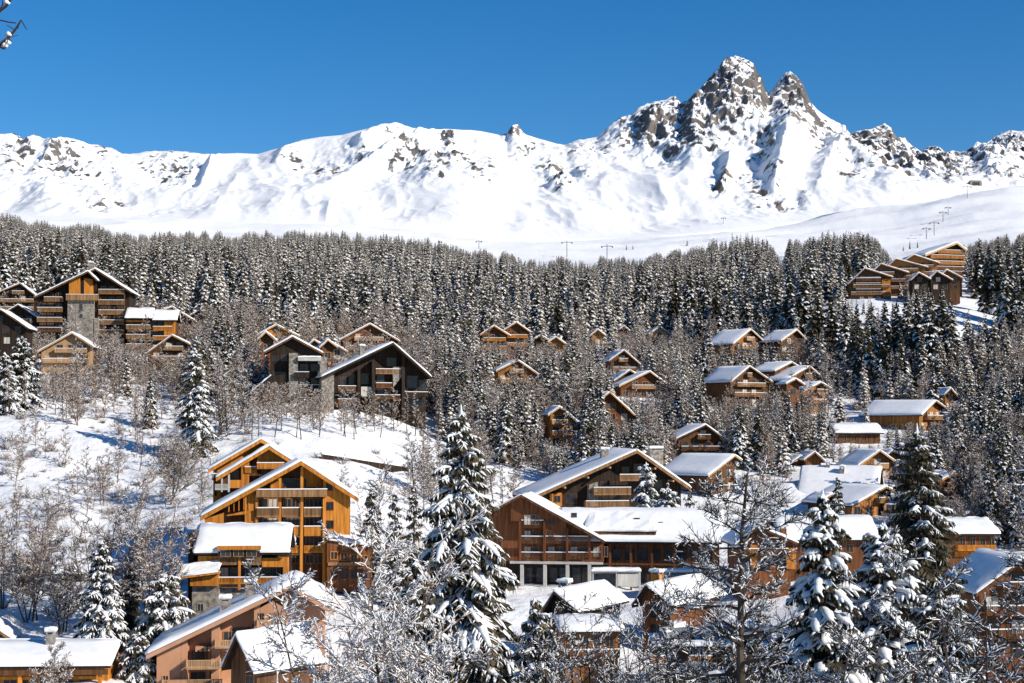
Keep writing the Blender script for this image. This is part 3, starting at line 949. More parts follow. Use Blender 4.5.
def salmon_chalet():
    h = House('rendered_chalet', 'salmon rendered chalet with one long snowy roof slope and pale wooden balconies', 'chalet', 236, 690, 6, d=196,
              keep=(140, 578, 332, 683))
    ro, a, r, e = h.gable_roof((146, 655), (291, 585), (334, 611), -1.4, 15, snow=0.7, th=0.4, verge='salmon_render')
    zw = lambda x: h.under(a, r, e, x, 0.45)
    xa, xb = h.X(160), h.X(326)
    h.xz_wall([(xa, -5), (xb, -5), (xb, zw(xb)), (r[0], zw(r[0])), (xa, zw(xa))], 2.0, 14, 'salmon_render')
    h.foot(xa, xb, 0, 14)
    h.xz_wall([(xa, -5), (h.X(184), -5), (h.X(184), zw(h.X(184))), (xa, zw(xa))], 0, 1.99, 'salmon_render', 'front_wall')
    for (q0, q1, yt, yb_) in ((184.2, 190, 0, 666), (214, 222, 0, 648), (256, 262, 0, 628)):
        x0, x1 = h.X(q0), h.X(q1)
        h.xz_wall([(x0, -5), (x1, -5), (x1, zw(x1)), (x0, zw(x0))], 0.05, 1.99, 'salmon_render', 'front_wall')
    # the forward triangular bay at the top
    x0, x1, xm = h.X(262.2), h.X(296), h.X(274)
    h.xz_wall([(x0, h.Z(262, 632)), (x1, h.Z(296, 632)), (x1, h.Z(296, 613)), (xm, h.Z(274, 600)), (x0, h.Z(262, 608))], 0.02, 1.99, 'salmon_render', 'bay_wall')
    h.beam(196, 256, 646, 650, 1.0, 1.6, 'salmon_render', 'floor_edge')
    h.window(259.5, 613.5, 264, 619.5, 0.0, 'trim_wood')
    h.panel([(270, 613), (281, 613), (281, 621), (270, 621)], -0.06, 0.0, 'trim_wood', 'shutter')
    h.balcony(257, 296, 620, 628.5, 0.0, 1.3, 'light_wood', False)
    h.balcony(215, 231, 640, 648.5, 0.0, 1.3, 'light_wood', False)
    h.balcony(186, 220, 660, 669.5, 0.0, 1.4, 'light_wood', False)
    h.balcony(162, 222, 679.5, 689, 0.0, 1.4, 'light_wood', False)
    h.window(224, 632, 233, 641, 0.02 + 1.97, 'trim_wood')
    h.window(192, 651, 205, 660, 1.98, 'trim_wood')
    h.window(232, 628, 254, 640, 1.98, 'trim_wood')
    h.window(191, 672, 205, 680, 1.98, 'trim_wood')
    h.window(210, 672, 220, 680, 1.98, 'trim_wood')
    for q in range(5):
        h.post(194 + q * 4.4, 652 - q * 2.0, 660, 0.2, 0.12, 'dark_wood')
        h.post(237 + q * 4.0, 631 - q * 1.8, 640, 0.2, 0.12, 'dark_wood')
    h.window(163, 676, 168, 683, 0.0, 'salmon_render')
    h.chimney(250.5, 580, 596, 3.0, 1.25)
    h.chimney(225.5, 596, 610, 3.0, 1.25)
salmon_chalet()

def porch_house():
    h = House('small_chalet', 'small dark brown chalet with a white snow roof below the salmon chalet', 'chalet', 250, 696, -38, d=180, keep=(220, 632, 284, 683))
    ro, a, r, e = h.gable_roof((222, 668), (236, 635), (254, 674), -0.9, 10, snow=0.6, th=0.3, verge='red_wood')
    zw = lambda x: h.under(a, r, e, x, 0.35)
    xa, xb = a[0] + 0.5, e[0] - 0.5
    h.xz_wall([(xa, -4), (xb, -4), (xb, zw(xb)), (r[0], zw(r[0])), (xa, zw(xa))], 0, 9.5, 'brown_wood')
    h.foot(xa, xb, 0, 9)
    h.window_xz(-0.6, 1.0, 0.6, 2.2, 0.0)
porch_house()

def corner_house():
    h = House('timber_chalet', 'wide timber chalet with flat looking snow roof and stone chimney in the corner', 'chalet', 52, 700, 3, d=192, keep=(0, 628, 112, 683))
    ro, x0, x1, ze, zr, yb2 = h.eave_roof(-60, 110.5, 667, 644, 5.0, snow=0.75)
    h.eave_walls(x0, x1, ze, zr, 5.0, 'orange_wood', y0=1.0)
    h.beam(-55, 108, 670.5, 674.5, -0.6, 0.3, 'brown_wood', 'fascia')
    h.beam(-50, 96, 677, 679, 0.2, 0.25, 'orange_wood', 'rail')
    h.post(100, 674.6, 700, -0.3, 0.4, 'orange_wood')
    h.post(20, 674.6, 700, -0.3, 0.4, 'orange_wood')
    for q in range(5):
        h.window(4 + q * 19, 680, 16 + q * 19, 690, 1.0)
    h.chimney(51, 629, 646, 3.6, 1.0)
    g = House('small_chalet', 'dark gable end with a snowy verge just above the wide corner chalet', 'chalet', -8, 665, 5, d=212)
    ro, a, r, e = g.gable_roof((-34, 640), (-8, 625), (13, 640), -0.8, 9, snow=0.5)
    zw = lambda x: g.under(a, r, e, x, 0.35)
    xa, xb = a[0] + 0.6, e[0] - 0.6
    g.xz_wall([(xa, -4), (xb, -4), (xb, zw(xb)), (r[0], zw(r[0])), (xa, zw(xa))], 0, 8.6, 'brown_wood')
    g.window_xz(-0.2, 0.6, 1.0, 1.8, 0.0)
    g.foot(xa, xb, 0, 9)
corner_house()

def shed():
    h = House('long_shed', 'long low shed under a thick snow roof on the open left slope', 'shed', 66, 583, 3, keep=(38, 558, 96, 584))
    ro, x0, x1, ze, zr, yb2 = h.eave_roof(40, 95, 574, 561, 3.2, snow=0.6)
    h.eave_walls(x0, x1, ze, zr, 3.2, 'cream_render', inset=0.5)
    for q in (48, 62, 76):
        h.window(q, 576.5, q + 5, 581, 0.0)
shed()

# ------------------------------------------------------------------ upper left complex
def tower():
    h = House('apartment_tower', 'tall dark timber apartment block with stone stair tower and stacked balconies', 'apartment building', 84, 347, 4,
              keep=(34, 266, 134, 334))
    ro, a, r, e = h.gable_roof((34, 297), (88, 271), (97, 280), -1.2, 14, snow=0.5, th=0.35, verge='brown_wood')
    y = 2.0
    ro2, a2, r2, e2 = h.gable_roof((84, 274), (95, 268.5), (131.5, 292), y - 1.2, y + 14, snow=0.5, th=0.35, verge='brown_wood')
    z1 = lambda x: h.under(a, r, e, x, 0.4)
    z2 = lambda x: h.under(a2, r2, e2, x, 0.4)
    xa, xm, xb = h.X(38), h.X(94), h.X(126)
    h.xz_wall([(xa, -6), (xm, -6), (xm, z1(xm)), (r[0], z1(r[0])), (xa, z1(xa))], 2.2, 13, 'dark_wood')
    h.xz_wall([(xm + .01, -6), (xb, -6), (xb, z2(xb)), (r2[0] + 1, z2(r2[0] + 1)), (xm + .01, z2(xm + .01) - .2)], y + 2.2, y + 13, 'dark_wood')
    h.foot(xa, xb, 0, 14)
    h.panel([(67.5, 300.5), (93, 300.5), (93, 348), (67.5, 348)], -0.4, 2.19, 'stone', 'stair_tower')
    h.panel([(69, 281), (80, 277), (80, 300), (69, 300)], 0.0, 2.19, 'orange_wood', 'front_wall')
    h.panel([(84, 278), (92, 279), (92, 300), (84, 300)], 0.0, 2.19, 'orange_wood', 'front_wall')
    h.window(80.5, 281, 83.5, 294, 0.8, 'trim_wood')
    for (p0, p1) in ((304, 311), (314, 318)):
        h.window(79.5, p0, 82.5, p1, -0.4, 'stone')
    h.balcony(66, 98, 294.5, 300.3, -0.1, 1.2, 'trim_wood', True, True)
    for yt in (289.5, 300, 310, 320, 330, 340):
        h.balcony(98.5, 124, yt, yt + 4.6, y + 0.6, 1.2, 'trim_wood', True)
        for q in (101, 109, 117):
            if yt < 292 and q > 109:
                continue
            h.window(q, yt - 3, q + 5, yt + 3.5, y + 2.19, 'trim_wood')
    for yt in (297, 307.5, 317.5, 327.5):
        h.balcony(37 if yt > 300 else 44, 62, yt, yt + 4.4, 1.2, 1.2, 'trim_wood' if yt < 320 else 'brown_wood', True)
        for q in (40, 48, 56):
            if yt < 300 and q < 44:
                continue
            h.window(q, yt - 4, q + 5, yt + 3, 2.19, 'trim_wood')
    h.panel([(94, 318), (98, 318), (98, 346), (94, 346)], -0.2, 2.19, 'stone', 'pier')
    h.post(124.5, 294, 348, y - 0.4, 0.35, 'brown_wood')
    h.chimney(91, 262, 268, 6, 1.2)
tower()

def right_wing():
    h = House('apartment_wing', 'terrace wing with two flat snow roofs right of the tall dark block', 'apartment building', 150, 353, 6, keep=(124, 306, 178, 345))
    ro, x0, x1, ze, zr, yb2 = h.eave_roof(125, 152, 318, 309, 4.5, snow=0.6)
    ro, x2, x3, ze2, zr2, yb3 = h.eave_roof(152.5, 177, 320, 311, 4.5, snow=0.6)
    mb = MB(); mb.box(x0 + 0.4, x3 - 0.4, 1.6, 9, -5, ze2 - 0.4)
    h.part('wall', mb, M['brown_wood'])
    h.foot(x0, x3, 0, 9)
    h.beam(126, 150, 320, 322, 0.0, 0.3, 'orange_wood', 'fascia')
    for yt in (325, 334.5, 344):
        h.balcony(126, 150, yt, yt + 4.2, 0.6, 1.1, 'trim_wood', True)
        h.balcony(153, 172, yt + 1.5, yt + 5.5, 0.8, 0.8, 'orange_wood', True)
        for q in range(6):
            h.window(128 + q * 7.5, yt - 3.5, 132.5 + q * 7.5, yt + 3, 1.59, 'trim_wood')
    h.panel([(164, 321.5), (175, 321.5), (175, 336), (164, 336)], 0.2, 1.59, 'orange_wood', 'front_wall')
right_wing()

chalet('dark chalet gable cut off at the left end of the upper row', (-14, 297), (20, 283), (38, 297), 318, 8, 13, 'dark_wood', None, trim='trim_wood', keep=(0, 281, 38, 312))
chalet('dark chalet with steep snowy verge just below the tall apartment block', (2, 314), (18, 304.5), (52, 327), 341, 6, 12, 'dark_wood', None, trim='brown_wood', keep=(2, 304, 50, 332))
chalet('low dark gable with falling snow verge at the left end of the second row', (-30, 322), (1, 309.5), (29, 328.5), 345, 4, 8, 'dark_wood', None, trim='brown_wood', keep=(0, 309, 28, 335), bal=False, d=405)
chalet('pale timber chalet with broad snowy gable below the tall apartment block', (37, 352), (72, 332.5), (94, 347), 374, 6, 12, 'light_wood', 'light_wood', trim='light_wood', keep=(37, 332, 94, 366))
chalet('low brown gable with curved snowy verge in front of the terrace wing', (144, 355), (172, 335), (190, 344), 370, 10, 10, 'brown_wood', None, keep=(144, 335, 190, 358))
chalet('brown gable rising behind the right end of the terrace wing', (160, 311), (172, 306.5), (195, 320.5), 340, 8, 10, 'brown_wood', None, trim='light_wood', keep=(170, 306, 195, 325), bal=False)
chalet('tiny brown roof peeking out furthest right of the terrace wing', (188, 316), (199, 310.5), (207, 315), 328, 5, 8, 'brown_wood', None, bal=False)

# ------------------------------------------------------------------ dark modern chalet complex
def dark_chalet():
    h = House('dark_chalet', 'large near-black timber chalet with one big snowy roof slope and stone pier', 'apartment building', 376, 417, 16, keep=(318, 338, 434, 390))
    ro, a, r, e = h.gable_roof((321, 377), (393, 342.5), (431.5, 377), -1.5, 13, snow=0.5, th=0.4, verge='dark_wood')
    zw = lambda x: h.under(a, r, e, x, 0.45)
    xa, xb = h.X(336), h.X(428)
    h.xz_wall([(xa, -6), (xb, -6), (xb, zw(xb)), (r[0], zw(r[0])), (xa, zw(xa))], 2.4, 12.5, 'dark_wood')
    h.foot(xa, xb, 0, 12.5)
    h.xz_wall([(h.X(321.5), -6), (h.X(334), -6), (h.X(334), zw(h.X(334))), (h.X(321.5), zw(h.X(321.5)))], 0, 3, 'stone', 'stone_pier')
    h.panel([(357.5, 370), (360.5, 369), (360.5, 417), (357.5, 417)], 0, 2.39, 'dark_wood', 'fin_wall')
    h.panel([(372, 361), (375, 360), (375, 417), (372, 417)], 0, 2.39, 'dark_wood', 'fin_wall')
    h.panel([(402, 353), (405, 355), (405, 417), (402, 417)], 0, 2.39, 'dark_wood', 'fin_wall')
    h.panel([(393, 367), (402, 367), (402, 376), (393, 388)], 0.6, 0.9, 'stone', 'parapet')
    h.window(361.5, 387, 371, 396, 1.0, 'cream_render', 'curtain')
    h.window(361.5, 374, 371, 384, 2.38, 'trim_wood')
    h.balcony(376, 401, 369, 374, 1.6, 1.0, 'trim_wood', True)
    h.balcony(376, 392, 383, 388, 1.4, 1.2, 'red_wood', True)
    h.balcony(375, 400, 395, 399, 1.0, 1.2, 'brown_wood', True)
    h.balcony(338, 356, 386, 391, 1.4, 1.2, 'brown_wood', True, True)
    h.balcony(338, 356, 399, 404, 1.4, 1.2, 'brown_wood', True, True)
    h.balcony(405, 428, 392, 396.5, 1.4, 1.2, 'dark_wood', True)
    for (x0, y0, x1, y1) in ((340, 377, 346, 385), (349, 374, 355, 385), (340, 391, 346, 398), (349, 391, 355, 398), (340, 404, 355, 412), (377, 374, 384, 382), (387, 358, 396, 366),
                             (377, 388, 390, 395), (407, 376, 417, 388), (419, 380, 426, 390), (380, 402, 398, 410), (408, 399, 424, 407)):
        h.window(x0, y0, x1, y1, 2.38, 'brown_wood')
    h.chimney(362, 345, 353, 5, 1.2)
dark_chalet()

def dark_block():
    h = House('dark_chalet', 'black timber block with flat snowy slab and stone piers left of the big dark chalet', 'apartment building', 292, 404, 8, keep=(258, 335, 324, 384))
    ro, a, r, e = h.gable_roof((264, 352), (292.5, 336.5), (323, 353), 1.5, 13, snow=0.5, th=0.35, verge='brown_wood')
    zw = lambda x: h.under(a, r, e, x, 0.4)
    xa, xb = h.X(270), h.X(318)
    h.xz_wall([(xa, -6), (xb, -6), (xb, zw(xb)), (r[0], zw(r[0])), (xa, zw(xa))], 3.0, 12.5, 'dark_wood')
    h.foot(h.X(254), xb, 0, 12.5)
    h.panel([(289, 353), (298, 353), (298, 406), (289, 406)], 0.4, 3.0, 'stone', 'stone_pier')
    h.panel([(320, 357), (327, 357), (327, 406), (320, 406)], 0.4, 3.0, 'stone', 'stone_pier')
    h.beam(298, 321, 357.5, 361, 0.4, 1.6, 'concrete', 'roof_slab')
    sb = MB(); p0 = h.at(298, 357.5, -0.4); p1 = h.at(321, 357.5, -0.4)
    snow_patch(sb, (p0[0], -0.5, p0[1]), (p1[0], -0.5, p1[1]), (p1[0], 3.0, p1[1]), (p0[0], 3.0, p0[1]), 0.4)
    h.part('slab_snow', sb, M['snow'])
    h.balcony(295, 309, 372, 378, 0.6, 1.0, 'dark_wood', True, True)
    h.balcony(299, 320, 385, 390, 1.4, 1.0, 'dark_wood', True)
    for (x0, y0, x1, y1) in ((300, 364, 308, 371), (311, 364, 319, 371), (300, 378, 308, 385), (311, 378, 319, 385), (272, 356, 278, 361), (281, 355, 287, 361), (273, 372, 286, 380)):
        h.window(x0, y0, x1, y1, 2.98, 'brown_wood')
    # low lean-to on the left
    h.panel([(253, 392), (270, 376), (289, 374), (289, 405), (253, 405)], 1.0, 5.0, 'dark_wood', 'lean_to')
    sb = MB(); p0, p1 = h.at(252, 391, 0.6), h.at(271, 375.5, 0.6)
    snow_patch(sb, (p0[0], 0.6, p0[1]), (p1[0], 0.6, p1[1]), (p1[0], 5.5, p1[1]), (p0[0], 5.5, p0[1]), 0.45)
    h.part('lean_to_snow', sb, M['snow'])
dark_block()
chalet('small orange gabled chalet up behind the dark block', (257, 335), (276, 324.5), (300, 336), 352, 12, 9, 'orange_wood', None, trim='light_wood', keep=(257, 324, 300, 338), bal=False)
chalet('little orange dormer gable at the foot of the small chalet behind the dark block', (257, 340), (266, 331.5), (277, 341), 352, 8, 4, 'red_wood', None, trim='light_wood', bal=False, d=412)
chalet('leftmost small brown gable of the row between the two dark buildings', (304, 349), (314, 339.5), (328, 348), 362, 14, 7, 'red_wood', None, trim='light_wood', bal=False, keep=(306, 339, 328, 350))
chalet('middle small brown gable of the row between the two dark buildings', (319, 348), (328, 339.5), (338, 347), 360, 14, 7, 'red_wood', None, trim='light_wood', bal=False, d=415)
chalet('right small gable with cream front of the row between the two dark buildings', (324, 353), (338, 345.5), (348, 352), 366, 14, 6, 'cream_render', None, trim='light_wood', bal=False)
chalet('brown chalet with broad snow verge rising right behind the big dark chalet', (339, 340), (370, 323.5), (400, 341), 358, 10, 12, 'red_wood', None, trim='light_wood', keep=(339, 323, 400, 342), oh=1.4)

# ------------------------------------------------------------------ chalets in the middle of the slope
chalet('left of two twin brown chalets on white walls above the trees', (480, 335), (494, 325.5), (511, 336), 358, 6, 11, 'brown_wood', 'cream_render', trim='orange_wood')
chalet('right of two twin brown chalets set slightly higher and further back', (504, 330), (516.5, 322), (531, 332), 355, 6, 11, 'brown_wood', 'red_wood', trim='orange_wood', d=528)
chalet('small orange gable poking from the trees right of the twin chalets', (548, 342), (556, 336.5), (567, 344.5), 352, 10, 8, 'honey_wood', None, trim='light_wood', bal=False)
chalet('dark little roof between the twin chalets and the small orange gable', (534, 339), (541, 335), (549, 340), 350, 8, 7, 'dark_wood', None, trim='light_wood', bal=False)
chalet('chalet with orange front corner and thick snow below the twin chalets', (496, 371), (518, 360), (539, 374.5), 392, 12, 10, 'honey_wood', None, trim='light_wood')
chalet('brown chalet with two balconies topmost of the cluster of three right of centre', (609, 361), (624, 350), (641, 364.5), 378, 12, 10, 'brown_wood', 'light_wood')
chalet('squat brown gable in the middle of the cluster of three right of centre', (614, 381), (630, 370), (643, 378), 392, 12, 9, 'dark_wood', None, bal=False)
chalet('reddish chalet with wide snow roof lowest in the cluster right of centre', (619, 386), (650, 371), (671, 387), 398, 12, 11, 'red_wood', None, trim='light_wood', keep=(616, 371, 671, 394))
chalet('tiny snowy gable with brown front up by the forest edge', (590, 335.5), (598, 329), (606, 335.5), 345, 8, 8, 'honey_wood', None, trim='light_wood', bal=False, group='tiny gables below the forest edge')
chalet('tiny brown gable half hidden right beside the forest edge', (617, 331), (624, 325.5), (630, 330.5), 340, 8, 7, 'brown_wood', None, trim='light_wood', bal=False, group='tiny gables below the forest edge')
chalet('pale gable with greyish front nearly lost among frosted trees', (649, 334), (660, 326.5), (672, 335), 345, 8, 8, 'light_wood', None, trim='light_wood', bal=False, group='tiny gables below the forest edge')
chalet('steep snow roof with orange edge sliding out of the central wood', (592, 405), (610, 392), (638, 418), 432, 10, 9, 'brown_wood', None, trim='orange_wood', bal=False, keep=(612, 393, 638, 418))
chalet('orange fronted chalet buried among bare trees in the central wood', (548, 415), (560, 406.5), (577, 421), 446, 10, 9, 'honey_wood', None, trim='light_wood', keep=(550, 406, 577, 440))
chalet('chalet with lit orange front and long snowy left slope below the dark firs', (733, 344), (751, 329), (768, 344.5), 366, 36, 12, 'honey_wood', None, trim='light_wood', keep=(714, 328, 768, 343))
chalet('plain roofed chalet right of the orange fronted one below the firs', (781, 341), (797, 329.5), (815, 347.5), 362, 30, 10, 'brown_wood', None, trim='light_wood', bal=False, keep=(786, 329, 815, 339))
chalet('wide brown chalet with two long balconies left in the row of four', (731, 382), (750, 366), (773, 382), 406, 30, 13, 'brown_wood', None, keep=(711, 366, 773, 398))
chalet('brown chalet behind and above in the row of four', (775, 371), (792, 362), (803, 369), 392, 30, 11, 'brown_wood', None, keep=(765, 361, 802, 375), bal=False)
chalet('long roofed brown chalet third in the row of four', (786, 380), (810, 366), (820, 375), 396, 28, 11, 'brown_wood', None, keep=(775, 365, 820, 385))
chalet('orange wood chalet with cut snow roof right end of the row of four', (803, 392), (821, 382), (831, 388), 413, 28, 9, 'honey_wood', None, keep=(801, 381, 833, 404))
chalet('tiny dormer gable in front of the row of four', (786, 384), (796, 378.5), (805, 385), 396, 20, 4, 'red_wood', None, bal=False, d=418)
chalet('brown shingled chalet half hidden by bushes above the long snowy roof', (676, 439), (706, 424.5), (730, 443), 462, 10, 12, 'brown_wood', None, trim='brown_wood', keep=(678, 424, 730, 455))
chalet('chalet with light verge and large bluish snow slope left of the big smooth roof', (708, 476), (735, 455), (742, 460), 492, 38, 15, 'brown_wood', None, trim='light_wood', keep=(680, 455, 738, 482), bal=False)

# ------------------------------------------------------------------ upper right terrace of chalets
def upper_right():
    def g(label, L, Rg, E, yb, yaw, depth, wood, d, **k):
        return chalet(label, L, Rg, E, yb, yaw, depth, wood, None, d=d, group='terraced chalets on the upper right shoulder', **k)
    h = g('dark gabled chalet with glowing orange side at the left end of the upper right terrace', (848, 284), (865, 268), (893, 277), 302, -6, 15, 'brown_wood', 600, keep=(847, 266, 895, 298), oh=0.6)
    h.panel([(882, 279), (890, 278.5), (891, 296), (883, 297)], -0.5, 0.6, 'orange_wood', 'corner_wall')
    for q in (278, 283, 289):
        h.balcony(856, 881, q, q + 3.4, 0.0, 1.2, 'brown_wood', True)
    g('second stepped chalet of the upper right terrace with thick snow roof', (870, 274), (881, 263.5), (909, 272.5), 296, -6, 14, 'brown_wood', 614, keep=(876, 262, 908, 276))
    g('third stepped chalet of the upper right terrace with orange gable strip', (886, 268), (896, 258.5), (928, 267), 292, -6, 14, 'honey_wood', 628, keep=(890, 257, 925, 270))
    g('fourth stepped chalet of the upper right terrace under the big gable', (902, 262), (914, 254.5), (940, 263), 288, -6, 14, 'honey_wood', 645, keep=(900, 253, 938, 266))
    h = House('timber_lodge', 'big orange lodge with three tiers of balconies crowning the upper right terrace', 'apartment building', 945, 286, 14, d=648, group='terraced chalets on the upper right shoulder', keep=(925, 241, 967, 276))
    ro, a, r, e = h.gable_roof((925, 255), (957, 242.5), (967, 250), -1.5, 18, snow=0.7, th=0.5, verge='light_wood')
    zw = lambda x: h.under(a, r, e, x, 0.5)
    xa, xb = h.X(932), h.X(965.5)
    h.xz_wall([(xa, -6), (xb, -6), (xb, zw(xb)), (r[0], zw(r[0])), (xa, zw(xa))], 1.5, 16, 'red_wood')
    h.foot(xa, xb, 0, 16)
    for q in (250, 255, 261):
        h.balcony(938 if q < 252 else 931, 965, q, q + 3.6, 1.0, 1.8, 'honey_wood', True, True)
    for q in (266.5, 271):
        h.balcony(930, 965, q, q + 3.2, 1.0, 1.4, 'brown_wood', True, True)
    for q in range(6):
        h.window(938 + q * 4.4, 257.2, 941 + q * 4.4, 260.5, 1.48)
        h.window(934 + q * 5, 263.2, 937.5 + q * 5, 266.2, 1.48)
    g('left small dark gable in the front row of the upper right terrace', (911, 280), (919, 272.5), (931, 279), 290, -4, 9, 'dark_wood', 585, bal=False, keep=(911, 272, 931, 286))
    g('middle small dark gable in the front row of the upper right terrace', (929, 279), (937, 271), (953, 280), 290, -4, 9, 'dark_wood', 588, bal=False, keep=(929, 271, 950, 286))
    g('right small dark gable in the front row of the upper right terrace', (940, 276), (947, 269.5), (963, 278), 290, -4, 9, 'brown_wood', 594, bal=False, keep=(944, 269, 963, 284))
upper_right()

# ------------------------------------------------------------------ right side chalets
def fr(label, *a, **k):
    return chalet(label, *a, group='chalets on the right hand slope', **k)
fr('orange gabled chalet with very long bluish snow slope high on the right', (922, 415), (936, 400.5), (946, 407.5), 430, 46, 17, 'honey_wood', None, keep=(884, 399, 946, 424))
fr('small orange gable just right of and above the long sloped chalet', (944, 395), (951, 388), (958, 396), 410, 10, 7, 'honey_wood', None, bal=False, keep=(945, 388, 957, 403))
fr('orange chalet with log balcony and double gable right of the big snow roof', (858, 466), (880, 450), (898, 463), 480, 14, 10, 'honey_wood', None, trim='light_wood', keep=(858, 449, 902, 477))
fr('rear gable of the pair right of the big snow roof', (884, 458), (893, 450.5), (903, 458), 472, 14, 6, 'honey_wood', None, bal=False, d=372)
fr('glowing orange fronted chalet under a sagging bluish snow roof', (852, 506), (886, 486.5), (894, 490), 516, 30, 14, 'honey_wood', None, keep=(832, 486, 892, 512))
fr('dark brown chalet with orange balcony behind the dark spruce', (938, 482), (955, 472.5), (970, 482.5), 500, 8, 10, 'brown_wood', None, trim='orange_wood', keep=(940, 472, 969, 497))
fr('left of two little brown gables behind the big snow roof', (792, 462), (801, 456), (809, 462), 474, 10, 5, 'red_wood', None, bal=False, d=372)
fr('right of two little brown gables behind the big snow roof', (804, 460), (815, 451.5), (826, 462), 474, 10, 6, 'red_wood', None, bal=False, d=370)
fr('small dark gable below the big snow roof with snowy verge', (818, 503), (832, 494), (848, 506), 516, 16, 6, 'dark_wood', None, bal=False, keep=(824, 494, 846, 506))

def big_snow_roof():
    h = House('snow_roofed_chalet', 'brown chalet under the largest smooth sunlit snow roof on the right', 'chalet', 838, 505, -18, d=345, keep=(778, 462, 880, 496), group='chalets on the right hand slope')
    ro, x0, x1, ze, zr, yb2 = h.eave_roof(797, 878, 497, 467, 7.0, snow=0.6)
    h.eave_walls(x0, x1, ze, zr, 7.0, 'brown_wood')
    for q in (800, 815, 830, 845):
        h.window(q, 499, q + 6, 504, 0.0)
    h.chimney(842, 466, 474, 5.0, 1.0)
    h.chimney(828, 462, 468, 6.5, 0.8)
    g = House('low_chalet', 'low brown building with flat snow roof on the open right slope', 'chalet', 858, 444, 4, keep=(834, 423, 884, 442), group='chalets on the right hand slope')
    ro, x0, x1, ze, zr, yb2 = g.eave_roof(835, 884, 433, 425, 4.0, snow=0.6)
    g.eave_walls(x0, x1, ze, zr, 4.0, 'brown_wood')
    for q in (842, 852, 862):
        g.window(q, 435.5, q + 4, 440, 0.0)
    k = House('orange_chalet', 'low orange chalet with snow roof by the snowy road on the right', 'chalet', 972, 556, 4, d=262, keep=(948, 520, 1000, 556), group='chalets on the right hand slope')
    ro, x0, x1, ze, zr, yb2 = k.eave_roof(944, 1000, 534, 520, 4.5, snow=0.6)
    k.eave_walls(x0, x1, ze, zr, 4.5, 'red_wood')
    k.balcony(958, 996, 545, 551, 0.0, 1.2, 'orange_wood', False)
    k.panel([(955, 551.5), (996, 551.5), (996, 557), (955, 557)], -0.2, 0.0, 'orange_wood', 'base_band')
    for q in (960, 970, 980, 989):
        k.window(q, 538, q + 5, 545, 0.0)
    m = House('snow_roofed_chalet', 'brown walled house with bright flat snow roof behind the two foreground spruces', 'chalet', 848, 560, 2, d=268, keep=(806, 515, 878, 545), group='chalets on the right hand slope')
    ro, x0, x1, ze, zr, yb2 = m.eave_roof(780, 880, 540, 518, 5.0, snow=0.65)
    m.eave_walls(x0, x1, ze, zr, 5.0, 'red_wood')
    for q in range(6):
        m.window(786 + q * 15, 545, 793 + q * 15, 552, 0.0)
    n = fr('brown orange gabled house with brick chimney beside the larch', (735, 545), (758, 526), (798, 543), 572, 4, 10, 'red_wood', None, trim='brown_wood', d=254, keep=(748, 524, 800, 570), chim=(783, 525, 536, 4.0, 0.9, 'red_wood'))
    n.panel([(750, 545), (758, 545), (758, 569), (750, 569)], -0.25, 0.0, 'orange_wood', 'front_panel')
    n.panel([(786, 547), (796, 549), (796, 569), (786, 569)], -0.25, 0.0, 'orange_wood', 'front_panel')
    r = fr('dark red chalet with steep snowy roof edge cut off by the right border', (976, 594), (1024, 558), (1068, 590), 660, 6, 12, 'red_wood', None, trim='brown_wood', d=190, keep=(985, 562, 1024, 640))
big_snow_roof()

# ------------------------------------------------------------------ centre: big gable and hotel
def big_gable():
    h = House('large_chalet', 'big dark chalet with wide snowy gable, orange bargeboards and three balcony tiers', 'chalet', 612, 530, 10, d=318, keep=(525, 446, 694, 520))
    ro, a, r, e = h.gable_roof((530, 498), (637, 450), (691, 488), -2.4, 17, snow=0.5, th=0.45, verge='trim_wood')
    zw = lambda x: h.under(a, r, e, x, 0.5)
    xa, xb = h.X(548), h.X(682)
    h.xz_wall([(xa, -5), (xb, -5), (xb, zw(xb)), (r[0], zw(r[0])), (xa, zw(xa))], 1.2, 16, 'dark_wood')
    h.foot(xa, xb, 0, 16)
    h.panel([(589, 485), (598, 482), (598, 515), (589, 515)], -0.4, 1.19, 'stone', 'stone_pier')
    h.panel([(552, 494), (562, 493), (562, 506), (552, 507)], -1.2, 1.19, 'orange_wood', 'bay')
    h.window(554, 496, 560, 502, -1.2)
    h.balcony(620, 655, 474.5, 481, 0.0, 1.6, 'trim_wood', True)
    h.balcony(594, 631, 487.5, 495, 0.0, 1.6, 'trim_wood', True)
    h.balcony(586, 629, 501, 509, 0.0, 1.8, 'trim_wood', True)
    for (x0, y0, x1, y1) in ((600, 482, 607, 489), (610, 482, 617, 489), (622, 467, 629, 475), (634, 464, 642, 475), (600, 496, 607, 503), (610, 496, 620, 503), (640, 482, 648, 490), (655, 480, 662, 488), (566, 494, 576, 503)):
        h.window(x0, y0, x1, y1, 1.18, 'brown_wood')
    for k, t in enumerate((0.25, 0.5, 0.75)):
        pass
    for q, py in ((565, 483.5), (588, 473.5), (610, 463.5), (655, 464.5), (673, 477)):
        x, z = h.at(q, py, -2.4)
        mb = MB(); mb.box(x - 0.16, x + 0.16, -2.75, 1.0, z - 0.95, z - 0.6)
        h.part('rafter_end', mb, M['light_wood'])
    h.chimney(604.5, 448, 466, 7, 1.5)
    h.chimney(655, 447, 462, 10, 2.6)
big_gable()

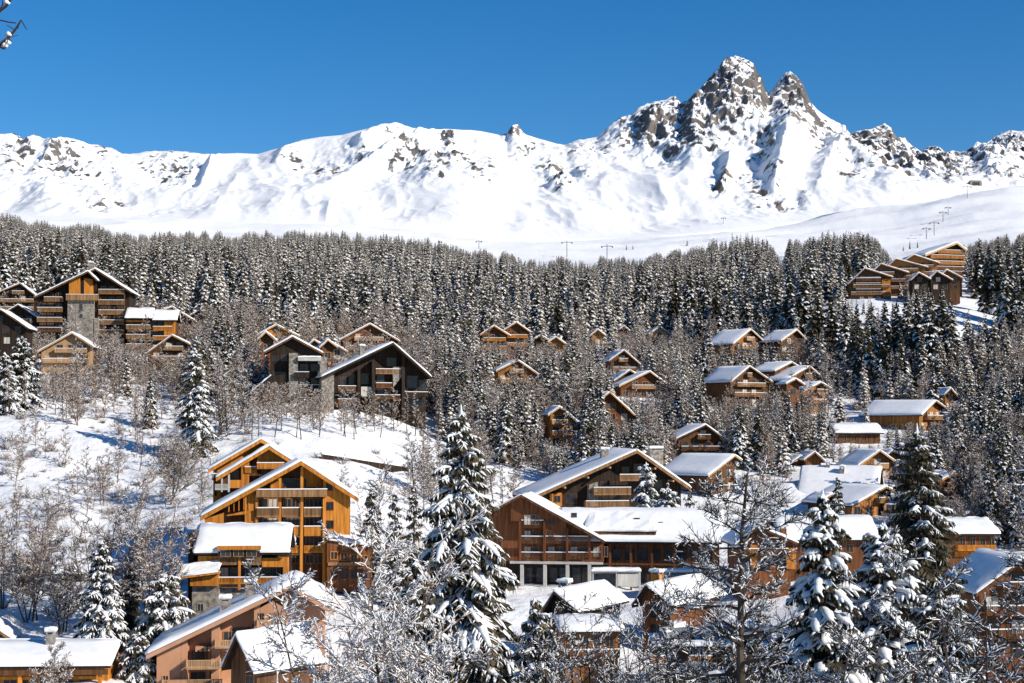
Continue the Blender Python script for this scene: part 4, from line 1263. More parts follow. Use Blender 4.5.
def hotel():
    h = House('brown_hotel', 'reddish brown hotel with sloping gable, balconies on pillars and long snowy wing', 'hotel', 560, 592, -8, d=274, keep=(511, 492, 720, 588))
    ro, a, r, e = h.gable_roof((436, 541), (521, 494.5), (604.5, 541), -0.9, 12, snow=0.25, th=0.3, verge='brown_wood')
    zw = lambda x: h.under(a, r, e, x, 0.35)
    xa, xb = h.X(450), h.X(602)
    fl = h.Z(560, 562)
    h.xz_wall([(xa, fl), (xb, fl), (xb, zw(xb)), (r[0], zw(r[0])), (xa, zw(xa))], 1.5, 11.5, 'red_wood')
    h.xz_wall([(xa, -5), (xb, -5), (xb, fl - 0.01), (xa, fl - 0.01)], 3.0, 11.4, 'dark_wood', 'base_wall')
    h.foot(xa, xb, 0, 11.5)
    # solid timber gable front above the balcony bays
    h.xz_wall([(h.X(511), h.Z(511, 521)), (h.X(544), h.Z(544, 521)), (h.X(544), zw(h.X(544))), (r[0], zw(r[0])), (h.X(511), zw(h.X(511)))], 0, 1.49, 'red_wood', 'gable_panel')
    h.xz_wall([(h.X(544.2), h.Z(544, 536)), (h.X(566), h.Z(566, 536)), (h.X(566), zw(h.X(566))), (h.X(544.2), zw(h.X(544.2)))], 0.02, 1.49, 'red_wood', 'gable_panel')
    h.xz_wall([(h.X(566.2), h.Z(566, 537)), (h.X(590), h.Z(590, 537)), (h.X(590), zw(h.X(590))), (h.X(566.2), zw(h.X(566.2)))], 0.8, 1.49, 'red_wood', 'gable_panel')
    for px, p0 in ((520, 521), (544.5, 520), (567, 528), (589.5, 536), (602, 541)):
        h.post(px, p0, 562, -0.1, 0.35, 'red_wood')
    h.beam(510, 603, 561, 564.5, -0.1, 0.5, 'concrete')
    for px in (522, 545, 567.5, 589.5):
        h.post(px, 564.6, 600, -0.1, 0.55, 'concrete')
    for (b0, b1, rows) in ((521.5, 543.5, (520.5, 536.5, 552.5)), (545.5, 566, (536.5, 552.5)), (568, 588.5, (536.5, 552.5)), (590.5, 602, (552.5,))):
        for yt in rows:
            h.balcony(b0, b1, yt, yt + 7.0, 0.3, 0.25, 'brown_wood', True)
            h.window(b0 + 3, yt - 5.5, b0 + 9, yt + 4, 1.48 if yt > 530 else -0.01, 'trim_wood', 'curtain' if (b0 < 530 or yt > 550) else 'glass')
            h.window(b0 + 11, yt - 5.5, b0 + 17, yt + 4, 1.48 if yt > 530 else -0.01, 'trim_wood', 'glass')
    h.window(548, 520, 554, 524, 0.0, 'brown_wood'); h.window(549, 531, 553, 536, 0.0, 'brown_wood')
    for q in (525, 537, 550, 560, 573, 583):
        h.window(q, 568, q + 7, 582, 2.98, 'dark_metal')
    # long wing to the right under snow
    y = 2.5
    ro, x0, x1, ze, zr, yb2 = h.eave_roof(556, 722, 541, 510, 7.5, snow=0.6, yf=y - 1.2)
    mb = MB(); mb.box(h.X(605, y), x1 - 0.6, y + 2.2, 13, -5, ze - 0.4)
    h.part('wing_wall', mb, M['brown_wood'])
    h.foot(h.X(605), x1, y, 13)
    for q in (610, 631, 652, 674, 696, 715):
        h.post(q, 543, 590, y, 0.35, 'red_wood')
    h.beam(604, 718, 563, 566, y, 0.4, 'red_wood', 'gallery_rail')
    h.beam(604, 718, 542.5, 545, y - 0.6, 0.3, 'dark_wood', 'fascia')
    for q in range(8):
        h.window(612 + q * 13, 549, 621 + q * 13, 560, y + 2.19, 'brown_wood')
        h.window(612 + q * 13, 570, 621 + q * 13, 582, y + 2.19, 'brown_wood')
    # raised snow box on the roof
    u0, u1 = h.at(586, 531, 1.8), h.at(656, 531, 1.8)
    zt = h.Z(620, 512, 7.0)
    mb = MB(); mb.add([(u0[0], 1.8, u0[1] - 0.6), (u1[0], 1.8, u1[1] - 0.6), (u1[0], 7.0, zt - 0.6), (u0[0], 7.0, zt - 0.6), (u0[0], 1.8, u0[1]), (u1[0], 1.8, u0[1]), (u1[0], 7.0, zt), (u0[0], 7.0, zt)],
                      [(0, 3, 2, 1), (4, 5, 6, 7), (0, 1, 5, 4), (1, 2, 6, 5), (2, 3, 7, 6), (3, 0, 4, 7)])
    dm = h.part('dormer', mb, M['brown_wood'])
    sb = MB(); snow_patch(sb, (u0[0] - .1, 1.6, u0[1]), (u1[0] + .1, 1.6, u0[1]), (u1[0] + .1, 7.2, zt), (u0[0] - .1, 7.2, zt), 0.55, 12, 7)
    h.part('dormer_snow', sb, M['snow'], dm)
    for (q, py) in ((574, 514), (660, 523), (661, 528), (637, 519)):
        x, z = h.at(q, py, 4.5)
        mb = MB(); mb.box(x - 0.5, x + 0.5, 4.2, 4.6, z - 0.6, z + 0.2)
        h.part('skylight', mb, M['dark_metal'])
hotel()

# ------------------------------------------------------------------ houses at the bottom centre
def bottom_centre():
    h = chalet('dark gabled house with chimney and wide snow roof behind the bare bushes', (541, 613), (554, 591), (579, 612), 650, -28, 14, 'dark_wood', None, trim='brown_wood', d=205, keep=(541, 588, 600, 640), chim=(565, 580, 592, 3.5, 1.3, 'stone'))
    h2 = chalet('snow roofed house with orange boarded chimney below the glass shelters', (632, 606), (646, 584.5), (672, 606), 640, -32, 16, 'red_wood', None, trim='dark_wood', d=218, keep=(640, 580, 704, 612), chim=(657, 570, 584, 3.0, 1.3, 'orange_wood'), bal=False)
    k = House('parking_deck', 'long snow covered parking deck on a dark timber building with orange balconies', 'parking deck', 706, 690, 0, d=186, keep=(655, 608, 780, 650))
    x0, zt = k.at(655, 646, -1.0); x1, _ = k.at(800, 646, -1.0)
    mb = MB(); mb.box(x0, x1, -1.0, 9.0, zt - 0.5, zt)
    dk = k.part('deck', mb, M['dark_wood'])
    sb = MB(); snow_patch(sb, (x0 - .1, -1.2, zt), (x1 + .1, -1.2, zt), (x1 + .1, 9.0, zt), (x0 - .1, 9.0, zt), 0.35, 14, 9, rough=0.6)
    k.part('deck_snow', sb, M['snow'], dk)
    mb = MB(); mb.box(x0 + 0.6, x1 - 0.6, 0.4, 8.6, -5, zt - 0.51)
    k.part('wall', mb, M['dark_wood'])
    k.foot(x0, x1, 0, 9)
    for (b0, b1) in ((650, 667), (690, 712), (735, 760)):
        k.balcony(b0, b1, 656, 664, 0.4, 1.0, 'orange_wood', True)
        k.window(b0 + 3, 650, b1 - 3, 660, 0.39, 'orange_wood')
    g = House('small_chalet', 'small orange fronted cabin showing between bare bushes at the bottom centre', 'chalet', 590, 668, 6, d=192, keep=(580, 628, 602, 645))
    ro, x0, x1, ze, zr, yb2 = g.eave_roof(560, 625, 632, 618, 4.0, snow=0.6)
    g.eave_walls(x0, x1, ze, zr, 4.0, 'honey_wood')
    g.balcony(566, 620, 650, 658, 0.0, 1.1, 'brown_wood', True)
    for q in (570, 582, 594, 606):
        g.window(q, 636, q + 7, 646, 0.0)
    return k
DECK = bottom_centre()

def shelters():
    def shelter(label, px0, px1, pyt, pyb, n, d, glass, group):
        h = House('glass_shelter', label, 'shelter', (px0 + px1) / 2, pyb, 0, d=d, group=group, keep=(px0, pyt - 2, px1, pyb))
        x0, zt = h.at(px0, pyt); x1, _ = h.at(px1, pyt)
        mb = MB(); mb.box(x0 - 0.15, x1 + 0.15, -0.3, 1.9, zt - 0.15, zt)
        r = h.part('roof', mb, M['concrete'])
        sb = MB(); snow_patch(sb, (x0 - 0.2, -0.35, zt), (x1 + 0.2, -0.35, zt), (x1 + 0.2, 1.95, zt), (x0 - 0.2, 1.95, zt), 0.45, 9, 6)
        h.part('roof_snow', sb, M['snow'], r)
        for i in range(n + 1):
            x = x0 + (x1 - x0) * i / n
            for y in (0.0, 1.7):
                mb = MB(); mb.box(x - 0.09, x + 0.09, y - 0.06, y + 0.06, -1.5, zt - 0.152)
                h.part('post', mb, M['concrete'])
        for i in range(n):
            a = x0 + (x1 - x0) * i / n + 0.16; b = x0 + (x1 - x0) * (i + 1) / n - 0.16
            mb = MB(); mb.box(a, b, 0.0, 0.05, 0.35, zt - 0.45)
            h.part('pane', mb, M[glass[i % len(glass)]])
        mb = MB(); mb.box(x0, x1, 1.75, 1.8, 0.0, zt - 0.16)
        h.part('back_panel', mb, M['concrete'])
        h.foot(x0, x1, 0, 2)
    shelter('white framed glass shelter with dark panes in front of the hotel wing', 593, 640, 571, 588, 2, 262, ('glass', 'curtain'), None)
    shelter('glass shelter with teal panes to the right of the white framed one', 664, 710, 571.5, 583, 2, 266, ('teal_glass',), None)
shelters()

# ------------------------------------------------------------------ cars under snow
def car(label, px, py, d, rz, sc=1.0, snow=0.45, z=None, group=None):
    p = P(px, py, d)
    root = empty('parked_car', (p.x, p.y, z if z is not None else gz(p.x, p.y)), rz, sc)
    tag(root, label, 'car', group)
    prof = [(-2.1, .35), (-2.1, .85), (-1.95, .98), (-1.35, 1.0), (-0.85, 1.42), (0.75, 1.45), (1.45, 1.02), (2.05, .92), (2.15, .6), (2.12, .35)]
    mb = MB()
    n = len(prof)
    secs = [(-0.84, 1.0), (-0.7, 1.0), (0.7, 1.0), (0.84, 1.0)]
    for k, y in enumerate((-0.86, -0.60, 0.60, 0.86)):
        for (x, zz) in prof:
            e = k in (0, 3)
            mb.v.append((x * (0.985 if e else 1), y, zz if not e or zz < 1.03 else 1.03 + (zz - 1.03) * 0.15))
    for k in range(3):
        for i in range(n):
            j = (i + 1) % n
            mb.f.append((k * n + i, k * n + j, (k + 1) * n + j, (k + 1) * n + i)); mb.m.append(0)
    mb.f.append(tuple(range(n - 1, -1, -1))); mb.m.append(0)
    mb.f.append(tuple(range(3 * n, 4 * n))); mb.m.append(0)
    link('body', mb.mesh('car_body', M['car_paint']), root)
    for sy in (-1, 1):
        gb = MB(); gb.add([(-1.15, sy * .80, 1.06), (1.2, sy * .80, 1.06), (.68, sy * .645, 1.38), (-.8, sy * .645, 1.37)], [(0, 1, 2, 3)])
        gb.add([(-1.15, sy * .79, 1.05), (1.2, sy * .79, 1.05), (.68, sy * .63, 1.37), (-.8, sy * .63, 1.36)], [(3, 2, 1, 0)])
        link('side_window', gb.mesh('car_side_window', M['glass']), root)
    wb = MB(); wb.add([(1.50, -.56, 1.02), (1.50, .56, 1.02), (.86, .54, 1.43), (.86, -.54, 1.43), (1.44, -.56, .98), (1.44, .56, .98), (.8, .54, 1.4), (.8, -.54, 1.4)], [(0, 1, 2, 3), (7, 6, 5, 4)])
    link('windscreen', wb.mesh('car_windscreen', M['glass']), root)
    for sx in (-1.3, 1.35):
        for sy in (-1, 1):
            tb = MB(); tb.tube([(sx, sy * .92, .33), (sx, sy * .70, .33)], [.33, .33], 12, cap=True)
            link('wheel', tb.mesh('car_wheel', M['tyre']), root)
    sb = MB()
    snow_patch(sb, (-.85, -.60, 1.43), (.74, -.60, 1.455), (.74, .60, 1.455), (-.85, .60, 1.43), snow, 8, 6)
    snow_patch(sb, (1.46, -.80, 1.03), (2.08, -.80, .93), (2.08, .80, .93), (1.46, .80, 1.03), snow * .7, 7, 6)
    snow_patch(sb, (-2.0, -.80, .98), (-1.36, -.80, 1.01), (-1.36, .80, 1.01), (-2.0, .80, .98), snow * .7, 7, 6)
    link('snow_cover', sb.mesh('car_snow', M['snow'], True), root)
dz = DECK.at(655, 646, -1.0)[1] + DECK.o.z + 0.3
for (px, off, lab) in ((678, 2.5, 'parked car buried in snow leftmost on the parking deck'), (716, 3.2, 'parked car buried in snow second from left on the parking deck'),
                       (752, 2.8, 'parked car buried in snow third from left behind the larch trunk')):
    car(lab, px, 640, DECK.d + off, 0.5 + 0.1 * math.sin(px), 1.0, 0.6, z=dz, group='cars buried in snow on the parking deck')
car('dark parked car with a white snow cap on the road by the low orange chalet', 985, 556, 254, 0.15, 1.0, 0.35)

# ------------------------------------------------------------------ retaining walls on the snow slope
def retaining(label, x0, y0, x1, y1, h, m='dark_wood'):
    d0, d1 = ground_hit(x0, y0), ground_hit(x1, y1)
    d1 = min(max(d1, d0 - 12), d0 + 12)
    p0, p1 = P(x0, y0, d0), P(x1, y1, d1)
    p0.z, p1.z = gz(p0.x, p0.y), gz(p1.x, p1.y)
    L = (p1 - p0); ln = math.hypot(L.x, L.y)
    root = empty('retaining_wall', p0, math.atan2(L.y, L.x))
    tag(root, label, 'retaining wall')
    n = max(3, int(ln / 2.5))
    mb = MB(); sb = MB(); pb = MB()
    for i in range(n):
        a, b = ln * i / n, ln * (i + 1) / n
        za = L.z * i / n; zb = L.z * (i + 1) / n
        vs = [(a, 0, za - 2), (b, 0, zb - 2), (b, .3, zb - 2), (a, .3, za - 2), (a, 0, za + h), (b, 0, zb + h), (b, .3, zb + h), (a, .3, za + h)]
        mb.add(vs, [(4, 5, 6, 7), (0, 1, 5, 4), (2, 3, 7, 6), (1, 2, 6, 5), (3, 0, 4, 7)])
    snow_patch(sb, (0, -.1, h), (ln, -.1, L.z + h), (ln, 1.2, L.z + h), (0, 1.2, h), 0.35, 14, 6, rough=0.8)
    link('boarding', mb.mesh('boarding', M[m]), root)
    link('snow_cap', sb.mesh('snow_cap', M['snow']), root)
    for i in range(n + 1):
        q = MB(); x = ln * i / n; q.box(x - .1, x + .1, -.16, -.01, L.z * i / n - 1.5, L.z * i / n + h - .1)
        link('wall_post', q.mesh('wall_post', M['brown_wood']), root)
retaining('long dark retaining wall across the snow below the dark chalets', 322, 459, 412, 466, 1.0)
retaining('short dark retaining wall near the bare trees left of the tall spruce', 418, 470, 446, 473, 0.9)

# ------------------------------------------------------------------ ski lift
def pylon(px, pyb, hpx, label, double=True):
    p = mountain_hit(px, pyb)
    s = p.y / F
    hh = hpx * s * 0.85
    root = empty('lift_pylon', p, RN.uniform(-0.25, 0.25))
    tag(root, label, 'ski lift pylon', 'ski lift pylons on the piste')
    mb = MB(); mb.tube([(0, 0, -3), (0, 0, hh)], [0.5, 0.35], 8, cap=True)
    link('mast', mb.mesh('mast', M['steel']), root)
    w = hh * 0.30
    mb = MB(); mb.box(-w, w, -0.3, 0.3, hh * 0.86, hh * 0.86 + 0.6)
    link('cross_arm', mb.mesh('cross_arm', M['steel']), root)
    for sx in (-1, 1):
        mb = MB(); mb.box(sx * w - 0.6, sx * w + 0.6, -2.0, 2.0, hh * 0.86 - 0.8, hh * 0.86 - 0.1)
        link('sheave_train', mb.mesh('sheave_train', M['dark_metal']), root)
for a in [(479, 249, 10, 'ski lift pylon standing furthest left above the forest edge'), (567, 258, 20, 'tall ski lift pylon second from the left above the forest edge'),
          (608, 262, 21, 'tall ski lift pylon third from the left above the forest edge'), (725, 224, 8, 'tiny ski lift pylon below the main rocky peak'),
          (804, 209, 11, 'thin ski lift pylon below the second peak'), (928, 240, 14, 'lowest pylon of the lift line climbing on the right'),
          (936, 236, 17, 'second pylon from the bottom of the lift line climbing on the right'), (945.5, 222, 13, 'third pylon from the bottom of the lift line climbing on the right'),
          (951, 216, 10, 'fourth pylon from the bottom of the lift line climbing on the right'), (970, 201, 16, 'top pylon of the lift line climbing on the right')]:
    pylon(*a)
def lift_station():
    p = mountain_hit(979, 186)
    s = p.y / F
    root = empty('lift_station', p, 0.1)
    tag(root, 'small round topped lift station on the snowy crest at right', 'lift station')
    mb = MB()
    pts = []
    w, hh = 6 * s, 7 * s
    arc = [(-w, -4)] + [(-w * math.cos(math.pi * i / 10), hh * 0.45 + hh * 0.45 * math.sin(math.pi * i / 10)) for i in range(11)] + [(w, -4)]
    mb.prism(arc, 0, 12)
    link('hall', mb.mesh('hall', M['stone']), root)
    mb = MB(); mb.prism([(-w * .6, 0.5), (w * .6, 0.5), (w * .6, hh * .5), (-w * .6, hh * .5)], -0.4, -0.02)
    link('gate', mb.mesh('gate', M['dark_metal']), root)
    mb = MB()
    mb.prism([(-w * 1.05 * math.cos(math.pi * i / 10), hh * 0.46 + hh * 0.5 * math.sin(math.pi * i / 10)) for i in range(2, 9)], -0.3, 12.4)
    link('roof_snow', mb.mesh('roof_snow', M['snow']), root)
lift_station()

# ------------------------------------------------------------------ spruces
def tent(mb, p0, p1, w, drop, mi, up=0.0, sag=0.0, a0=0.0, a1=1.0):
    # a drooping spray: a spine from p0 to p1 with skirts hanging on both sides
    d = p1 - p0
    side = Vector((-d.y, d.x, 0.0))
    if side.length < 1e-5:
        return
    side.normalize()
    q0 = p0 + d * a0; q1 = p0 + d * a1
    mid = p0 + d * (a0 + (a1 - a0) * 0.55) + Vector((0, 0, up + sag))
    q0 = q0 + Vector((0, 0, up)); q1 = q1 + Vector((0, 0, up * 0.6))
    l = mid + side * w - Vector((0, 0, drop)); r = mid - side * w - Vector((0, 0, drop))
    mb.add([tuple(q0), tuple(l), tuple(q1), tuple(r), tuple(mid)], [(0, 1, 4), (1, 2, 4), (0, 4, 3), (4, 2, 3)], mi)

def spruce_low(seed, h=20.0, r=3.0, levels=11, nb=6, snowp=0.8):
    rg = random.Random(seed)
    C = MB()
    for i in range(levels):
        f = i / (levels - 1)
        z = h * (0.06 + 0.90 * f)
        L = r * (1 - f) ** 0.85 + 0.28
        n = nb if f < 0.75 else 4
        ph = rg.random() * 6.3
        for k in range(n):
            az = ph + 2 * math.pi * (k + rg.uniform(-.3, .3)) / n
            l = L * rg.uniform(0.65, 1.2)
            dz = -l * rg.uniform(0.3, 0.95) + (0.5 if f > 0.8 else 0)
            zj = rg.uniform(-.5, .5) * h / levels
            p0 = Vector((0, 0, z + zj + 0.15 * l)); p1 = Vector((math.cos(az) * l, math.sin(az) * l, z + zj + dz))
            w = l * rg.uniform(0.28, 0.44) + 0.12
            tent(C, p0, p1, w, w * 0.75 + 0.25, 0, 0.0, 0.12 * l)
            if rg.random() < snowp:
                a0 = rg.uniform(0.2, 0.6)
                tent(C, p0, p1, w * rg.uniform(.4, .8), w * 0.45, 1, 0.10, 0.13 * l, a0, rg.uniform(0.85, 1.02))
    tent(C, Vector((0, 0, h * 0.93)), Vector((0.05, 0.03, h)), 0.2, 0.3, 0)
    return C

def spruce_mid(seed, h=20.0, r=2.9, levels=20, nb=7, snowp=0.75):
    rg = random.Random(seed)
    T, C, S = MB(), MB(), MB()
    T.tube([(0, 0, -3), (0, 0, h * .5), (0, 0, h * .97)], [h * .014, h * .009, 0.03], 6)
    for i in range(levels):
        f = i / (levels - 1)
        z = h * (0.07 + 0.88 * f ** 0.95)
        L = r * (1 - f) ** 0.8 + 0.25
        n = nb if f < 0.6 else 5
        ph = rg.random() * 6.3
        for k in range(n):
            if rg.random() < 0.06:
                continue
            az = ph + 2 * math.pi * (k + rg.uniform(-.35, .35)) / n
            l = L * rg.uniform(0.6, 1.22)
            dz = -l * rg.uniform(0.3, 0.95) * (1.2 - .8 * f) + (0.35 * l if f > 0.85 else 0)
            zj = rg.uniform(-.5, .5) * h / levels
            p0 = Vector((0, 0, z + zj + 0.18 * l)); p1 = Vector((math.cos(az) * l, math.sin(az) * l, z + zj + dz))
            w = l * 0.2 + 0.1
            tent(C, p0, p1, w, w * 1.3 + .2, 0, 0, 0.12 * l)
            sn = rg.random() < snowp
            if sn:
                tent(S, p0, p1, w * .75, w * .45, 0, 0.09, 0.13 * l, rg.uniform(.15, .5), 1.02)
            pm = p0 + (p1 - p0) * 0.42 + Vector((0, 0, 0.08 * l))
            for sgn in (-1, 1):
                a2 = az + sgn * rg.uniform(.45, .85)
                l2 = l * rg.uniform(.4, .62)
                q = pm + Vector((math.cos(a2) * l2, math.sin(a2) * l2, -l2 * rg.uniform(.2, .6)))
                w2 = l2 * .26 + .08
                tent(C, pm, q, w2, w2 * 1.3 + .15, 0, 0, 0.08 * l2)
                if sn and rg.random() < 0.8:
                    tent(S, pm, q, w2 * .75, w2 * .42, 0, 0.08, 0.09 * l2, .15, 1.02)
            for q in range(5):
                t = rg.uniform(.3, 1.0)
                b = p0 + (p1 - p0) * t
                ox, oy = rg.uniform(-.3, .3) * l * .6, rg.uniform(-.3, .3) * l * .6
                b = b + Vector((ox, oy, 0))
                hh = rg.uniform(.35, .8)
                an = rg.random() * 3.14
                e = Vector((math.cos(an), math.sin(an), 0)) * 0.09
                C.add([tuple(b + e), tuple(b - e), tuple(b + Vector((rg.uniform(-.1, .1), rg.uniform(-.1, .1), -hh)))], [(0, 1, 2)], 0)
    return T, C, S

def spruce_hero(seed, h, r, levels=26, nb=8, snowp=0.85, power=0.75, lump=1.0, droop=1.0):
    rg = random.Random(seed)
    T, C, S = MB(), MB(), MB()
    T.tube([(0, 0, -3), (0, 0, h * .4), (0.05, 0, h * .97)], [h * .016, h * .011, 0.03], 8)
    for i in range(levels):
        f = i / (levels - 1)
        z0 = h * (0.04 + 0.92 * f ** 0.92)
        L = r * (1 - f) ** power + 0.25
        n = nb if f < 0.55 else max(5, nb - 2)
        ph = rg.random() * 6.3
        for k in range(n):
            if rg.random() < 0.05:
                continue
            z = z0 + rg.uniform(-.5, .5) * h / levels
            az = ph + 2 * math.pi * (k + rg.uniform(-.3, .3)) / n
            l = L * rg.uniform(0.6, 1.2)
            dr = rg.uniform(0.35, 0.95) * (1.15 - 0.75 * f) * droop
            dirh = Vector((math.cos(az), math.sin(az), 0))
            sidev = Vector((-dirh.y, dirh.x, 0))
            sp = []
            for q in range(6):
                t = q / 5
                zz = 0.22 * l * math.sin(t * 1.6) - dr * l * t ** 1.6 + (0.22 * l * max(0, t - .75) if f < .8 else .25 * l * t)
                sp.append(Vector((0, 0, z)) + dirh * (l * t) + sidev * (0.07 * l * math.sin(t * 3 + k)) + Vector((0, 0, zz)))
            C.tube([tuple(p) for p in sp], [0.06 * (1 - .7 * q / 5) for q in range(6)], 3, 1)
            # hanging needle fringe along the spine and side twigs
            tw = []
            ns = max(4, int(l / 0.32))
            for q in range(ns):
                t = 0.2 + 0.8 * (q + rg.random()) / ns
                ii = min(4, int(t * 5)); u = t * 5 - ii
                p = sp[ii].lerp(sp[ii + 1], u)
                for sgn in (-1, 1):
                    l2 = l * 0.34 * (1.15 - t) * rg.uniform(.7, 1.3) + 0.26
                    dv = (sidev * sgn * rg.uniform(.6, 1.0) + dirh * rg.uniform(.4, .9)).normalized()
                    e = p + dv * l2 - Vector((0, 0, l2 * rg.uniform(.25, .9)))
                    tent(C, p, e, 0.12 + l2 * .14, 0.16 + l2 * .26, 0, 0, 0.03)
                    tw.append((p, e, l2))
                    # pendulous shoots
                    for w_ in range(3):
                        b = p.lerp(e, rg.uniform(.2, 1.0))
                        hh = rg.uniform(.25, .75)
                        ee = dirh.lerp(sidev, rg.random()) * 0.07
                        C.add([tuple(b + ee), tuple(b - ee), tuple(b + Vector((rg.uniform(-.08, .08), rg.uniform(-.08, .08), -hh)))], [(0, 1, 2)], 0)
            if rg.random() < snowp:
                t0 = rg.uniform(.12, .4)
                pts, rad = [], []
                m = 7
                cut = rg.uniform(.9, 1.03)
                for q in range(m):
                    t = t0 + (cut - t0) * q / (m - 1)
                    ii = min(4, int(t * 5)); u = t * 5 - ii
                    p = sp[ii].lerp(sp[ii + 1], u)
                    w = (0.085 + 0.062 * l) * lump * math.sin(math.pi * (0.08 + 0.84 * q / (m - 1))) ** 0.6 * rg.uniform(.7, 1.25)
                    pts.append((p.x, p.y, p.z + 0.06 + w * 0.35)); rad.append(w)
                S.tube(pts, rad, 6, 0, 0.62, True)
                for (p, e, l2) in tw:
                    if rg.random() < 0.72:
                        w = (0.045 + 0.055 * l2) * lump
                        a = p.lerp(e, .12); b = p.lerp(e, .55); c = p.lerp(e, 1.0)
                        S.tube([(a.x, a.y, a.z + .07), (b.x, b.y, b.z + .11), (c.x, c.y, c.z + .04)], [w * .7, w * rg.uniform(.8, 1.4), w * .35], 5, 0, 0.6, True)
    # leader with a snow cap
    C.tube([(0, 0, h * .93), (0.05, 0, h)], [.07, .02], 4, 0)
    S.tube([(0, 0, h * .955), (0.03, 0, h * .975), (0.05, 0, h * 1.003)], [.10, .16, .04], 6, 0, 1.0, True)
    return T, C, S

LOW = []
for i in range(5):
    c = spruce_low(100 + i, 20, (2.7, 3.1, 3.4, 2.8, 3.0)[i], (15, 14, 15, 16, 14)[i], 7, (.9, .95, .8, .97, .92)[i])
    LOW.append(c)
MIDT = []
for i in range(5):
    t, c, s = spruce_mid(200 + i, 20, (3.1, 3.5, 2.8, 3.7, 3.3)[i], (22, 21, 24, 21, 23)[i], 8, (.7, .8, .6, .75, .45)[i])
    MIDT.append((t.mesh('spruce_trunk', M['bark']), c.mesh('spruce_crown', M['needles']), s.mesh('spruce_snow', M['tree_snow'])))
LOWME = [c.mesh('spruce_small', [M['needles'], M['tree_snow']]) for c in LOW]

def put_tree(name, meshes, loc, rz, sc, label, cat, group=None, parts=('trunk', 'crown', 'snow_load'), scz=None):
    root = empty(name, loc, rz)
    root.scale = (sc, sc, scz or sc)
    tag(root, label, cat, group)
    for nm, me in zip(parts, meshes):
        link(nm, me, root)
    return root

# ------------------------------------------------------------------ bare broadleaved trees and larches
def bare_tree(seed, h, spread, nlimb=12, ntw=6, nfine=4, tr=0.16, snow=0.75, twr=0.028, snowr=1.0, lean=0.0, up=0.55, start=0.25, multi=1, taper=1.0):
    rg = random.Random(seed)
    T, C, S = MB(), MB(), MB()
    def seg(mb, pts, r0, r1, n):
        k = len(pts)
        mb.tube([tuple(p) for p in pts], [r0 + (r1 - r0) * i / (k - 1) for i in range(k)], n)
    def path(p, d, l, nseg, bend, lift):
        pts = [p.copy()]
        dd = d.normalized()
        for i in range(nseg):
            dd = (dd + Vector((rg.gauss(0, bend), rg.gauss(0, bend), rg.gauss(0, bend) + lift))).normalized()
            pts.append(pts[-1] + dd * (l / nseg))
        return pts
    def snow_on(pts, rad):
        for a, b in zip(pts[:-1], pts[1:]):
            d = b - a
            hor = math.hypot(d.x, d.y) / max(d.length, 1e-5)
            if hor < 0.35 or rg.random() > snow:
                continue
            w = rad * rg.uniform(.75, 1.3) * snowr
            o = Vector((0, 0, rad * .8 + w * .3))
            m = (a + b) / 2
            S.tube([tuple(a + o), tuple(m + o * 1.15), tuple(b + o)], [w * .75, w, w * .7], 4, 0, .8)
    for tk in range(multi):
        d0 = Vector((rg.gauss(lean, .08), rg.gauss(0, .08), 1)) if multi == 1 else Vector((rg.gauss(0, .20), rg.gauss(0, .20), 1))
        hh = h * (1 if tk == 0 else rg.uniform(.65, .95))
        tp = path(Vector((rg.gauss(0, .3) if multi > 1 else 0, rg.gauss(0, .3) if multi > 1 else 0, -1.0)), d0, hh + 1.0, 7, .05, .05)
        seg(T, tp, tr, tr * .12, 6)
        nl = max(4, nlimb // multi)
        for i in range(nl):
            f = start + (1 - start) * (i + rg.random()) / nl
            ii = min(6, int(f * 7)); p = tp[ii].lerp(tp[ii + 1], f * 7 - ii)
            az = i * 2.4 + rg.uniform(-.5, .5)
            el = rg.uniform(.2, .75) * up / .55
            ll = spread * (1.25 - taper * f) * rg.uniform(.7, 1.15) + .12 * spread
            lp = path(p, Vector((math.cos(az), math.sin(az), el)), ll, 5, .12, .06 * up)
            r0 = tr * (1.1 - f) * .5 + .02
            seg(C, lp, r0, twr * .9, 4)
            snow_on(lp, max(r0 * .6, twr) * 1.2)
            for j in range(ntw):
                g = .2 + .8 * (j + rg.random()) / ntw
                jj = min(4, int(g * 5)); q = lp[jj].lerp(lp[jj + 1], g * 5 - jj)
                dv = (lp[jj + 1] - lp[jj]).normalized()
                rv = Vector((rg.gauss(0, 1), rg.gauss(0, 1), rg.gauss(0.25, .7)))
                tl = ll * rg.uniform(.28, .5) * (1.15 - g * .5)
                tpth = path(q, dv * .7 + rv.normalized() * .9, tl, 3, .15, .04)
                seg(C, tpth, twr * 1.3, twr * .7, 3)
                snow_on(tpth, twr * 1.35)
                for k in range(nfine):
                    e = .15 + .85 * rg.random()
                    kk = min(2, int(e * 3)); w = tpth[kk].lerp(tpth[kk + 1], e * 3 - kk)
                    rv = Vector((rg.gauss(0, 1), rg.gauss(0, 1), rg.gauss(.2, .8)))
                    fp = path(w, (tpth[kk + 1] - tpth[kk]).normalized() * .8 + rv.normalized() * .9, tl * rg.uniform(.3, .6), 2, .2, .02)
                    seg(C, fp, twr * .85, twr * .45, 3)
                    snow_on(fp, twr * .95)
    return T, C, S

